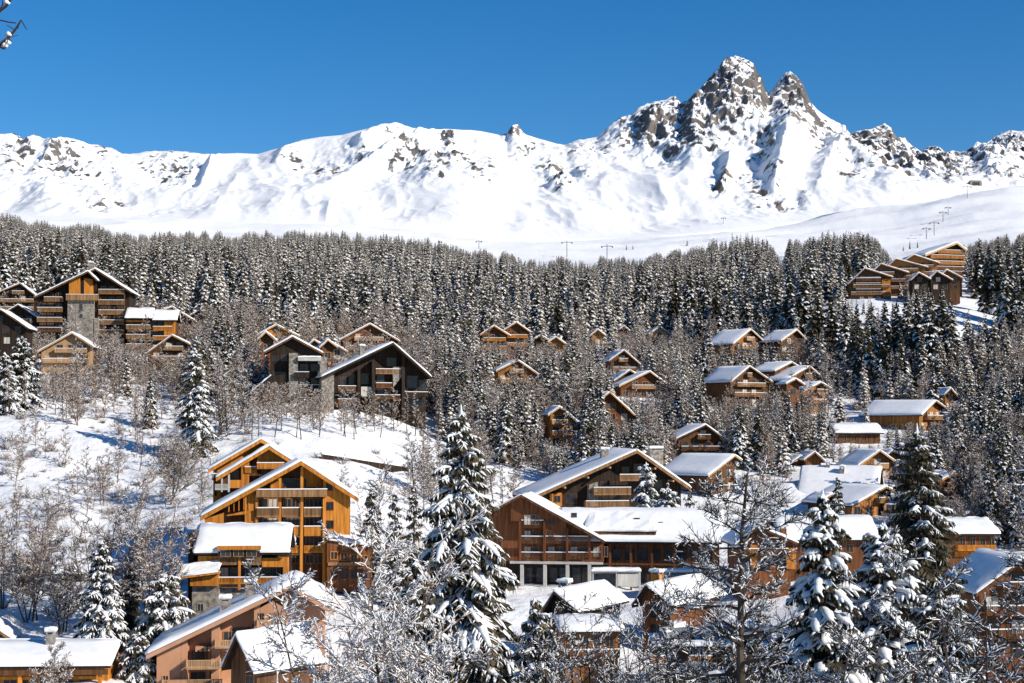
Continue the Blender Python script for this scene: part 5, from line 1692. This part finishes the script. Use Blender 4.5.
BARE = []
for i, (h, sp, nl, nt, nf, mu, st, upp) in enumerate([(12, 3.0, 20, 8, 6, 1, .2, .6), (10, 2.7, 18, 8, 6, 1, .15, .7), (14, 2.4, 22, 8, 6, 1, .25, .4),
                                                     (9, 3.2, 24, 8, 6, 3, .1, .7), (13, 3.0, 22, 8, 6, 2, .2, .6), (11, 2.2, 18, 8, 6, 1, .2, .55), (14, 1.5, 20, 7, 5, 1, .35, .6), (13, 1.8, 18, 7, 5, 1, .3, .5)]):
    t, c, s = bare_tree(300 + i, h, sp, nl, nt, nf, .15, (.5, .32, .5, .3, .45, .25, .35, .4)[i], .042, (1.0, .9, 1.1, .95, 1.0, .9, 1.0, 1.0)[i], 0, upp, st, mu)
    BARE.append((t.mesh('bare_trunk', M['bark']), c.mesh('bare_crown', M['twig']), s.mesh('bare_snow', M['tree_snow']), h))

# ------------------------------------------------------------------ placing helpers
FOOTA = np.array(FOOT) if FOOT else np.zeros((0, 3))
def in_foot(x, y, m=0.0):
    return bool(len(FOOTA) and np.any((FOOTA[:, 0] - x) ** 2 + (FOOTA[:, 1] - y) ** 2 < (FOOTA[:, 2] + m) ** 2))
def hides(x0, y0, x1, y1, d):
    # share of a house's visible box that a tree in front of it would cover
    for (a, b, c, e, hd) in KEEP:
        if d < hd - 1:
            ox = min(x1, c) - max(x0, a); oy = min(y1, e) - max(y0, b)
            if ox > 0.8 and oy > 0.8:
                return True
    return False

def fit_height(px, by, d, hh, wf, least):
    # lower a tree until it no longer covers the part of a house the photo shows; 0 if it cannot stand here
    s = F / d
    for _ in range(4):
        w = hh * wf * s
        top = by - hh * s
        bad = None
        for (a, b, c, e, hd) in KEEP:
            if d < hd - 1 and min(px + w, c) - max(px - w, a) > 0.8 and e - max(top, b) > 0.8 and by > b:
                bad = max(bad or 0, e)
        if bad is None:
            return hh
        hh = (by - bad) / s
        if hh < least:
            return 0
    return hh

def by_pixel_top(px, pyt, d):
    u, v = ray(px, pyt)
    x = u * d
    z = gz(x, d)
    return Vector((x, d, z)), v * d - z

TR = random.Random(77)
def hero(px, pyt, d, hw, label, seed, levels=26, nb=8, snowp=.85, power=.75, lump=1.0, droop=1.0, name='snowy_spruce', cat='spruce tree', rz=None):
    p, h = by_pixel_top(px, pyt, d)
    t, c, s = spruce_hero(seed, h, hw * d / F, levels, nb, snowp, power, lump, droop)
    root = empty(name, p, TR.random() * 6 if rz is None else rz)
    tag(root, label, cat)
    link('trunk', t.mesh('trunk', M['bark']), root)
    link('crown', c.mesh('crown', [M['needles'], M['bark']]), root)
    link('snow_load', s.mesh('snow_load', M['tree_snow'], True), root)

hero(461, 406, 128, 78, 'giant snow laden spruce dominating the foreground centre left', 1, 30, 12, .93, .66, 1.0, 1.2)
hero(823, 490, 112, 72, 'foreground spruce with fat snow covered drooping boughs right of the larch', 2, 20, 10, .95, .72, 1.7, 1.25)
hero(917, 424, 178, 54, 'tall dark spruce with little snow on the right', 3, 30, 11, .42, .55, .9, .9)
hero(884, 522, 120, 62, 'bushy frosted spruce between the two foreground right spruces', 4, 18, 12, 1.0, .5, 1.6, .7)
hero(940, 586, 104, 70, 'squat dark spruce low in the right corner', 5, 15, 12, .75, .5, 1.2, .8)
hero(102, 540, 208, 27, 'slim frosted pale spruce above the corner chalet', 6, 24, 10, 1.0, .7, 1.2, .9)
hero(165, 574, 212, 32, 'stout snowy spruce left of the salmon chalet', 7, 17, 11, .9, .5, 1.1, .9)
hero(138, 634, 197, 22, 'low shaded spruce at the left eave of the salmon chalet', 8, 12, 11, .8, .5, 1.1, .9)
hero(196, 336, 335, 20, 'tall narrow snowy spruce standing alone above the orange apartments', 9, 24, 9, .8, .65, 1.3, .9)
hero(22, 336, 372, 22, 'dense dark spruce at the left edge below the upper chalets', 10, 22, 9, .7, .55, 1.2, .9)
hero(5, 352, 365, 18, 'smaller snowy spruce at the very left edge', 11, 18, 9, .8, .6, 1.2, .9)
hero(646, 462, 296, 24, 'young snowy spruce in front of the big gable balconies', 12, 14, 9, 1.0, .55, 1.5, .9)
hero(668, 484, 290, 22, 'rounded snow smothered spruce right of the young one by the big gable', 13, 11, 9, 1.0, .45, 1.5, .9)
hero(690, 492, 288, 18, 'snow smothered small spruce at the right eave of the big gable', 22, 10, 9, 1.0, .45, 1.5, .9)
hero(838, 478, 318, 9, 'little thin spruce in front of the big smooth snow roof', 14, 12, 7, .7, .7, 1.1, .8)
hero(535, 600, 116, 40, 'snowy young spruce at the right foot of the giant spruce', 15, 14, 11, .9, .55, 1.1, .9)
hero(418, 560, 118, 46, 'snowy spruce half hidden behind the left side of the giant one', 23, 18, 11, .9, .55, 1.1, .9)
hero(372, 488, 238, 15, 'small dark spruce just right of the orange apartments', 16, 13, 8, .6, .6, 1.0, .8)
hero(395, 494, 232, 14, 'second small dark spruce right of the orange apartments', 17, 13, 8, .6, .6, 1.0, .8)
hero(414, 488, 236, 13, 'third small dark spruce nearest the giant one', 18, 13, 8, .6, .6, 1.0, .8)
hero(130, 556, 218, 13, 'dark slim spruce behind the slim frosted pale one', 24, 15, 8, .5, .6, 1.0, .8)

def hero_bare(px, pyt, d, hw, label, seed, nl=22, nt=9, nf=6, tr=.2, snow=.9, twr=.022, snowr=1.25, up=.55, start=.2, multi=1, mt='twig', lean=0.0, name='bare_tree', cat='bare tree', taper=.6):
    p, h = by_pixel_top(px, pyt, d)
    t, c, s = bare_tree(seed, h, hw * d / F, nl, nt, nf, tr, snow, twr, snowr, lean, up, start, multi, taper)
    root = empty(name, p, TR.random() * 6 if lean == 0 else 0)
    tag(root, label, cat)
    link('trunk', t.mesh('trunk', M['bark']), root)
    link('crown', c.mesh('crown', M[mt]), root)
    link('snow_load', s.mesh('snow_load', M['tree_snow']), root)

hero_bare(374, 520, 100, 74, 'broad bare tree with every branch lined in snow in front of the salmon chalet', 31, 50, 11, 7, .19, .66, .025, 1.45, .8, .15, 4)
hero_bare(414, 588, 92, 60, 'second bare snow lined tree beside the giant spruce', 32, 40, 11, 7, .15, .62, .025, 1.4, .8, .15, 4)
hero_bare(322, 632, 96, 50, 'low bare snowy bush tree covering the foot of the salmon chalet', 33, 38, 11, 7, .12, .72, .022, 1.6, .65, .08, 5)
hero_bare(352, 644, 92, 52, 'lowest bare snowy bush tree at the bottom edge left of the giant spruce', 39, 38, 11, 7, .12, .7, .022, 1.5, .65, .08, 5)
hero_bare(744, 470, 92, 70, 'dark trunked larch with clumpy snowy branches in the foreground', 34, 48, 14, 8, .46, .34, .024, 1.25, .28, .1, 1, 'dark_twig', name='larch', cat='larch tree', taper=.6)
hero_bare(700, 588, 98, 50, 'dark tangled bare tree left of the foreground larch', 35, 34, 10, 7, .13, .36, .022, 1.2, .5, .1, 3, 'dark_twig')
hero_bare(775, 596, 96, 46, 'dark tangled bare tree between the larch and the fat snowy spruce', 36, 34, 10, 7, .13, .36, .022, 1.2, .5, .1, 3, 'dark_twig')
hero_bare(1012, 376, 84, 80, 'large bare tree with bowed snowy limbs reaching in from the right border', 37, 42, 11, 7, .30, .42, .026, 1.25, .28, .15, 1, 'dark_twig', taper=.6)
hero_bare(985, 545, 78, 66, 'dark bare tree low at the right border', 38, 34, 10, 7, .15, .36, .022, 1.2, .5, .1, 3, 'dark_twig')
hero_bare(962, 566, 90, 56, 'dark bare tree in front of the dark red chalet at the right border', 41, 36, 12, 8, .15, .36, .024, 1.2, .5, .1, 3, 'dark_twig', taper=.5)
hero_bare(1000, 590, 84, 56, 'lower dark bare tree in front of the dark red chalet at the right border', 42, 36, 12, 8, .15, .36, .024, 1.2, .5, .1, 4, 'dark_twig', taper=.5)
hero_bare(800, 560, 104, 40, 'dark bare tree squeezed behind the fat snow covered spruce', 43, 30, 11, 7, .12, .36, .022, 1.2, .5, .1, 3, 'dark_twig', taper=.5)
hero_bare(668, 560, 124, 44, 'thin dark bare tree before the orange chimney house', 44, 30, 11, 7, .12, .36, .022, 1.2, .6, .1, 3, 'dark_twig', taper=.5)
hero_bare(1030, 480, 88, 60, 'dense dark bare tree cut by the right border', 40, 34, 10, 7, .17, .36, .022, 1.2, .5, .1, 3, 'dark_twig')
for k, (px, pyt, d, hw, lab) in enumerate([
        (556, 606, 112, 40, 'bare snow flecked bush tree at the bottom centre beside the dark gable'), (598, 592, 118, 42, 'tall bare bush tree in front of the dark gabled house'),
        (640, 596, 112, 44, 'bare bush tree with bluish snow below the orange chimney house'), (576, 636, 104, 46, 'low bare bush tree at the bottom edge under the dark gable'),
        (625, 638, 102, 48, 'low bare bush tree at the bottom edge left of the parking deck'), (668, 640, 100, 46, 'low bare bush tree at the bottom edge under the parking deck'),
        (716, 648, 100, 46, 'low bare bush tree at the bottom edge under the larch'), (770, 640, 98, 44, 'low bare bush tree at the bottom edge right of the larch trunk'),
        (548, 648, 98, 40, 'low bare bush tree at the bottom edge right of the giant spruce'), (868, 620, 92, 44, 'low bare bush tree between the two right foreground spruces')]):
    hero_bare(px, pyt, d, hw, lab, 50 + k, 30, 9, 6, .10, .34, .021, 1.3, .75, .1, 5, 'dark_twig', taper=.5)
for k, (px, pyt, d, hw, lab) in enumerate([
        (124, 482, 218, 36, 'wide brown bare tree on the open snow left of the orange apartments'), (152, 496, 214, 28, 'darker bare tree right beside the wide brown one'),
        (96, 500, 214, 24, 'slender bare tree left beside the wide brown one'), (30, 498, 222, 26, 'round headed bare tree near the left border'),
        (4, 496, 226, 18, 'thin bare tree cut by the left border'), (34, 546, 222, 26, 'dark stemmed bare tree above the corner chalet'),
        (172, 440, 300, 30, 'brown leafless thicket tree at the edge of the blue shadow'), (62, 562, 218, 18, 'second dark stemmed bare tree above the corner chalet'),
        (48, 652, 170, 20, 'leafless bush standing in front of the corner chalet')]):
    hero_bare(px, pyt, d, hw, lab, 70 + k, 44, 11, 7, .13, .35, .030, 1.0, .85, .25, 4 if k != 3 else 2, 'twig', taper=.6)

def corner_branch():
    # a tree just outside the frame on the left whose twigs hang into the top corner
    d = 22.0
    x = (-150 - 512) / F * d
    z = gz(x, d)
    root = empty('bare_tree', (x, d, z))
    tag(root, 'tree standing left out of view whose twigs hang into the top left sky corner', 'bare tree')
    top = ray(-150, -20)[1] * d - z
    T, C, S = MB(), MB(), MB()
    T.tube([(0, 0, -1), (.1, 0, top * .5), (0, 0, top)], [.22, .16, .05], 8)
    rg = random.Random(5)
    def L(px, py):
        q = P(px, py, d); return Vector((q.x - x, 0, q.z - z))
    def br(pts, r0, r1, sn):
        C.tube([tuple(p) for p in pts], [r0 + (r1 - r0) * i / (len(pts) - 1) for i in range(len(pts))], 5)
        for i, a in enumerate(sn):
            p = pts[a]
            S.tube([(p.x - .03, p.y, p.z + .03), (p.x + .0, p.y, p.z + .06), (p.x + .05, p.y, p.z + .035)], [.02, .04, .02], 6, cap=True)
    main = [Vector((0, 0, top * .8)), L(-90, 46), L(-30, 52), L(-2, 46), L(8, 38), L(15, 30), L(21, 20)]
    br(main, .05, .010, (4,))
    br([L(-2, 46), L(4, 49), L(7, 46)], .014, .012, (1, 2))
    br([L(-40, 15), L(-5, 19), L(8, 22), L(16, 23)], .012, .008, ())
    br([L(-60, 25), L(-20, 16), L(-2, 12), L(6, 6), L(10, 1), L(14, -8)], .03, .014, (3, 4))
    br([L(-2, 12), L(3, 4), L(1, -6)], .012, .008, ())
    br([Vector((0, 0, top * .9)), L(-100, 20), L(-60, 25)], .05, .03, ())
    br([L(-100, 20), L(-70, 14), L(-40, 15)], .03, .012, ())
    for k in range(10):
        a = main[3 + k % 4]
        e = a + Vector((rg.uniform(-.12, .12), rg.uniform(-.2, .2), rg.uniform(-.12, .08)))
        C.tube([tuple(a), tuple(a.lerp(e, .5)), tuple(e)], [.008, .007, .005], 4)
    link('trunk', T.mesh('trunk', M['bark']), root)
    link('crown', C.mesh('crown', M['dark_twig']), root)
    link('snow_load', S.mesh('snow_load', M['tree_snow'], True), root)
corner_branch()

# ------------------------------------------------------------------ scattered spruces placed from the photograph (top pixel, height pixels, half width)
SPOTS = [(455, 293, 72), (440, 300, 62), (470, 306, 60), (410, 308, 48), (426, 316, 40), (560, 300, 48), (580, 296, 46), (600, 292, 52), (618, 288, 50), (640, 284, 56),
         (660, 270, 64), (676, 262, 74), (690, 258, 80), (704, 266, 78), (716, 272, 72), (730, 280, 66), (746, 284, 60), (760, 274, 72), (776, 268, 76), (790, 262, 84), (804, 258, 88),
         (818, 276, 84), (832, 284, 84), (846, 292, 86), (858, 302, 84), (872, 300, 80), (886, 288, 92), (898, 284, 96), (908, 290, 92), (918, 288, 98), (930, 292, 96), (942, 286, 92),
         (952, 296, 86), (868, 318, 78), (884, 324, 74), (902, 328, 72), (922, 332, 66), (938, 334, 64), (954, 330, 62), (966, 340, 50), (760, 300, 60), (730, 306, 50), (700, 300, 58),
         (980, 236, 62), (990, 242, 70), (1000, 238, 76), (1010, 246, 80), (1020, 240, 84), (1030, 240, 90), (972, 252, 40), (1006, 262, 70), (1018, 270, 66), (1008, 360, 50), (962, 372, 44),
         (590, 360, 74), (600, 372, 72), (586, 382, 66), (612, 416, 60), (626, 410, 62), (596, 402, 60), (660, 396, 50), (545, 380, 66), (556, 438, 44), (700, 388, 52), (690, 398, 48),
         (735, 398, 48), (752, 402, 46), (772, 404, 44), (790, 410, 40), (806, 418, 40), (828, 408, 30), (580, 430, 50), (640, 424, 40), (664, 430, 40),
         (735, 352, 40), (756, 350, 34), (780, 350, 30), (820, 340, 44), (836, 350, 40), (700, 350, 44), (676, 352, 40), (520, 338, 36), (523, 372, 30),
         (246, 296, 50), (236, 300, 44), (298, 300, 40), (330, 302, 38), (318, 308, 34), (216, 310, 40), (270, 296, 36), (225, 330, 50), (150, 368, 60), (18, 355, 50), (960, 382, 40), (990, 400, 44),
         (505, 400, 60), (520, 392, 62), (535, 398, 60), (480, 400, 56), (462, 396, 50), (440, 398, 40)]
GS = {'forest': 'snowy spruces at the front of the forest', 'right': 'snowy spruces on the right slope', 'mid': 'snowy spruces among the middle chalets', 'left': 'snowy spruces on the left slope'}
LBL = {'forest': 'snow dusted spruce in the dense forest above the chalets', 'right': 'tall snow dusted spruce on the slope below the upper right terrace',
       'mid': 'snow dusted spruce standing among the chalets in the middle of the slope', 'left': 'snow dusted spruce on the slope around the upper left chalets'}
def zone(px, by):
    if px < 330: return 'left'
    if px > 640 and by < 400: return 'right'
    return 'mid'
SPR = []      # (x, y, z, height, kind)
for (px, pyt, hp) in SPOTS:
    by = pyt + hp
    d = ground_hit(px, by)
    x = ray(px, by)[0] * d
    hh = min(max(hp * d / F, 6), 30)
    if in_foot(x, d, 0.5):
        continue
    hh = fit_height(px, by, d, hh, .11, 5)
    if not hh:
        continue
    SPR.append((x, d, gz(x, d), hh, zone(px, by), px, by))

def line(pts, x):
    return float(np.interp(x, [p[0] for p in pts], [p[1] for p in pts]))
FOREST = [(-60, 334), (0, 334), (200, 338), (330, 338), (420, 352), (470, 352), (560, 350), (680, 350), (760, 346), (850, 350), (905, 360), (955, 345), (962, 300), (1000, 300), (1024, 300), (1090, 300)]
TOPLINE = [(-60, 216), (0, 216), (60, 222), (130, 230), (200, 233), (330, 232), (390, 236), (440, 241), (490, 252), (560, 258), (640, 258), (690, 248), (722, 237), (768, 236), (783, 262), (790, 240), (830, 233), (880, 237), (890, 258), (915, 262), (940, 260), (970, 243), (1024, 236), (1090, 236)]
MIXED = [(-60, 398), (0, 398), (120, 408), (180, 402), (250, 410), (330, 418), (440, 432), (480, 452), (560, 486), (620, 482), (690, 470), (760, 474), (800, 480), (835, 500), (850, 505), (900, 525), (960, 530), (1024, 560), (1090, 560)]
rng = random.Random(4242)
forest_pts = []
# forest body, spread evenly over the ground
cells = {}
_n = 42000
_rs = np.random.RandomState(99)
_px = _rs.uniform(-70, 1095, _n); _t = _rs.rand(_n)
_d = np.sqrt(380.0 ** 2 + _t * (1390.0 ** 2 - 380.0 ** 2))
_x = (_px - 512) / F * _d
_z = H(_x, _d)
_by = proj(_x, _d, _z)[1]
_cl = fbm(_x / 60, _d / 90, 3, 171)
for q in range(_n):
    px, d, x, z, by = float(_px[q]), float(_d[q]), float(_x[q]), float(_z[q]), float(_by[q])
    if by > line(FOREST, px):
        continue
    hh = (rng.uniform(10, 25) if d > 650 else rng.uniform(9, 23)) * (0.72 + 0.6 * float(_cl[q]))
    tp = by - hh * F / d
    tl = line(TOPLINE, px) + 11 * (float(vnoise(np.array([px / 7.0]), np.array([3.3]), 5)[0]) - .5)
    if tp < tl - rng.random() * 2:
        hh = (by - tl) * d / F * rng.uniform(.8, 1.03)
        if hh < 8:
            continue
    sp = 6.0 if d < 620 else 8.0
    if d > 950: sp = 9.5
    key = (int((x + d * .37) // sp), int((d - x * .37) // sp))
    if key in cells:
        continue
    if in_foot(x, d, 1.5):
        continue
    hh = fit_height(px, by, d, hh, .10, 5)
    if not hh:
        continue
    # piste cut on the right and clearings
    if 955 < px < 1012 and 283 < by < 330 and not (px > 1000 and by < 300): continue
    if px > 900 and by < 262 and px < 968 and rng.random() < .8: continue
    cells[key] = 1
    forest_pts.append((x, d, z, hh, 'forest', px, by))
print('forest', len(forest_pts))
# mixed belt of spruces and bare trees
BARES = []
tries = 0
while tries < 16000 and len(BARES) < 1700:
    tries += 1
    px = rng.uniform(-50, 1075)
    lo, hi = line(FOREST, px) - 8, line(MIXED, px)
    by = rng.uniform(lo, hi)
    d = ground_hit(px, by)
    x = ray(px, by)[0] * d
    if in_foot(x, d, 1.0): continue
    if 955 < px < 1015 and by < 355: continue
    z = gz(x, d)
    if px < 190 and by > 385 and rng.random() < .75: continue
    if 828 < px < 888 and 372 < by < 442 and rng.random() < .8: continue
    key = (int(x // 2.6), int(d // 3.2), 1)
    if key in cells: continue
    spruce = rng.random() < (.22 if px < 440 else .50)
    hh = rng.uniform(9, 17) if spruce else rng.uniform(7, 13)
    if spruce or d < 300 or rng.random() > .22:
        hh = fit_height(px, by, d, hh, .10 if spruce else .17, 2.5)
    if not hh: continue
    cells[key] = 1
    if spruce:
        SPR.append((x, d, z, hh, zone(px, by), px, by))
    else:
        BARES.append((x, d, z, hh, zone(px, by), px, by))
# thin trees on the open snow
OPEN = [((215, 470), (408, 440), 64, 8, 14), ((410, 520), (450, 520), 40, 7, 12), ((0, 200), (380, 430), 48, 7, 12), ((60, 215), (415, 510), 26, 5, 10), ((0, 110), (440, 520), 12, 4, 8), ((0, 60), (520, 600), 8, 6, 9), ((840, 960), (380, 450), 16, 5, 9),
        ((900, 1024), (455, 545), 40, 6, 10), ((660, 800), (455, 500), 26, 6, 9), ((955, 1024), (345, 420), 20, 5, 8), ((330, 450), (490, 560), 16, 5, 8), ((830, 1000), (500, 560), 18, 5, 8)]
for ((x0, x1), (y0, y1), n, h0, h1) in OPEN:
    k = 0; tr_ = 0
    while k < n and tr_ < 400:
        tr_ += 1
        px, by = rng.uniform(x0, x1), rng.uniform(y0, y1)
        d = ground_hit(px, by)
        x = ray(px, by)[0] * d
        hh = rng.uniform(h0, h1)
        if in_foot(x, d, 1.0): continue
        hh = fit_height(px, by, d, hh, .17, 2.5)
        if not hh: continue
        BARES.append((x, d, gz(x, d), hh, 'open', px, by)); k += 1
print('bares', len(BARES), 'spruces', len(SPR))
if len(BARES) > 300:
    BARES.sort(key=lambda b: -b[3] / b[1])
    BEXTRA = BARES[300:]; BARES = BARES[:300]
else:
    BEXTRA = []
BL = {'left': 'frosted bare tree on the slope around the upper left chalets', 'right': 'frosted bare tree on the slope below the right hand firs',
      'mid': 'frosted bare tree in the mixed wood among the middle chalets', 'open': 'thin bare tree rooted in the open sunlit snow'}
BG = {'left': 'bare trees on the left slope', 'right': 'bare trees on the right slope', 'mid': 'bare trees in the middle wood', 'open': 'bare trees on the open snow'}
for (x, d, z, hh, zn, px, by) in BARES:
    t, c, s, bh = BARE[rng.randrange(6) if zn != 'open' or rng.random() < .3 else rng.randrange(6, 8)]
    sc = hh / bh
    put_tree('bare_tree', (t, c, s), (x, d, z), rng.random() * 6.3, sc, BL[zn], 'bare tree', BG[zn])

big = sorted(SPR + forest_pts, key=lambda b: -b[3] / b[1])
rest = big[278:]
for k, (x, d, z, hh, zn, px, by) in enumerate(big[:278]):
    v = rng.randrange(5)
    if zn == 'right' and rng.random() < .5: v = (2, 4)[rng.randrange(2)]
    sc = hh / 20
    put_tree('spruce', MIDT[v], (x, d, z), rng.random() * 6.3, sc * rng.uniform(.95, 1.15), LBL[zn], 'spruce tree', GS[zn], scz=sc)

def merge(protos, pts, name, mats, label, rz=True, zs=True):
    Vs, Fs, Ms = [], [], []
    off = 0
    pr = []
    for c in protos:
        V = np.array(c.v, np.float32)
        Fq = np.array([(f + (f[-1],))[:4] if len(f) == 3 else f for f in c.f], np.int64)
        pr.append((V, Fq, np.array(c.m, np.int32)))
    for (x, d, z, sxy, sz, a, v) in pts:
        V, Fq, m = pr[v]
        ca, sa = math.cos(a), math.sin(a)
        W = np.empty_like(V)
        W[:, 0] = (V[:, 0] * ca - V[:, 1] * sa) * sxy + x
        W[:, 1] = (V[:, 0] * sa + V[:, 1] * ca) * sxy + d
        W[:, 2] = V[:, 2] * sz + z
        Vs.append(W); Fs.append(Fq + off); Ms.append(m)
        off += len(V)
    V = np.concatenate(Vs); Q = np.concatenate(Fs); mi = np.concatenate(Ms)
    tri = Q[:, 2] == Q[:, 3]
    if tri.all():
        me = np_mesh(name, V, Q[:, :3], mats, mi, False)
    else:
        me = np_mesh(name, V, Q, mats, mi, False)
    return tag(link(name, me), label, kind='stuff')

pts = []
for (x, d, z, hh, zn, px, by) in rest:
    sz = hh / 20
    pts.append((x, d, z - .3, sz * rng.uniform(.95, 1.45), sz, rng.random() * 6.3, rng.randrange(5)))
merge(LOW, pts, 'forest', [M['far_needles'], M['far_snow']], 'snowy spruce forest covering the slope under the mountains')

# shrubs and saplings as undergrowth
def shrub(seed):
    rg = random.Random(seed)
    C = MB()
    for i in range(26):
        az = rg.random() * 6.3; el = rg.uniform(.5, 1.4)
        l = rg.uniform(.8, 2.2)
        p0 = Vector((rg.gauss(0, .3), rg.gauss(0, .3), -.2))
        p1 = p0 + Vector((math.cos(az) * math.cos(el), math.sin(az) * math.cos(el), math.sin(el))) * l
        pm = p0.lerp(p1, .5) + Vector((0, 0, .1))
        for (a, b, r) in ((p0, pm, .03), (pm, p1, .022)):
            s = Vector((rg.gauss(0, 1), rg.gauss(0, 1), 0)).normalized() * r
            C.add([tuple(a + s), tuple(a - s), tuple(b - s), tuple(b + s)], [(0, 1, 2, 3)], 0)
        for k in range(3):
            q = p0.lerp(p1, rg.uniform(.4, 1)); e = q + Vector((rg.gauss(0, .3), rg.gauss(0, .3), rg.uniform(0, .4)))
            s = Vector((rg.gauss(0, 1), rg.gauss(0, 1), 0)).normalized() * .02
            C.add([tuple(q + s), tuple(q - s), tuple(e - s), tuple(e + s)], [(0, 1, 2, 3)], 0)
            if rg.random() < .6:
                o = Vector((0, 0, .05)); s = Vector((s.y, -s.x, 0)) * 2.2
                C.add([tuple(q + s + o), tuple(q - s + o), tuple(e - s + o), tuple(e + s + o)], [(0, 1, 2, 3)], 1)
    return C
SH = [shrub(900 + i) for i in range(4)]
pts = []
k = 0
while k < 4200:
    k += 1
    px = rng.uniform(-40, 1064)
    by = rng.uniform(line(FOREST, px) - 5, 600)
    if by > line(MIXED, px) and rng.random() < (.5 if px < 190 else .82): continue
    if by > line(MIXED, px) and float(vnoise(np.array([px / 14.0]), np.array([by / 9.0]), 8)[0]) < .52: continue
    if 950 < px < 1015 and by < 340: continue
    d = ground_hit(px, by)
    x = ray(px, by)[0] * d
    if in_foot(x, d, .5): continue
    w = 1.0 * F / d
    if hides(px - w, by - 2 * w, px + w, by, d): continue
    sc = rng.uniform(.5, 1.5)
    pts.append((x, d, gz(x, d), sc, sc * rng.uniform(.7, 1.1), rng.random() * 6.3, rng.randrange(4)))
merge(SH, pts, 'undergrowth', [M['twig'], M['tree_snow']], 'brown leafless undergrowth poking out of the snow')
if BEXTRA:
    th = []
    for i in range(3):
        t, c, s = bare_tree(340 + i, 10, 2.6, 16, 6, 5, .12, .36, .05, .9, 0, .6, .15, 1)
        m = MB(); m.add(t.v, t.f, 0); m.add(c.v, c.f, 0); m.add(s.v, s.f, 1)
        th.append(m)
    merge(th, [(x, d, z, hh / 10, hh / 10, rng.random() * 6.3, rng.randrange(3)) for (x, d, z, hh, zn, px, by) in BEXTRA], 'thicket', [M['twig'], M['far_snow']], 'mass of small frosted bare trees filling the gaps on the slope')

# lone little trees on the piste
for (px, by, hp, lab) in [(627, 250, 6, 'tiny lone spruce on the piste left of the dark copse'), (633, 250, 5, 'smaller of two lone spruces on the piste left of the dark copse'),
                          (688, 248, 7, 'tiny spruce at the left tip of the dark copse'), (912, 250, 9, 'small dark spruce in the cluster behind the upper right terrace'),
                          (920, 248, 7, 'low spruce in the cluster behind the upper right terrace'), (905, 252, 6, 'leftmost low spruce of the cluster behind the upper right terrace')]:
    p = mountain_hit(px, by)
    hh = hp * p.y / F
    o = link('lone_spruce', LOWME[rng.randrange(5)], None, p)
    o.scale = (hh / 20 * 1.2, hh / 20 * 1.2, hh / 20)
    tag(o, lab, 'spruce tree')
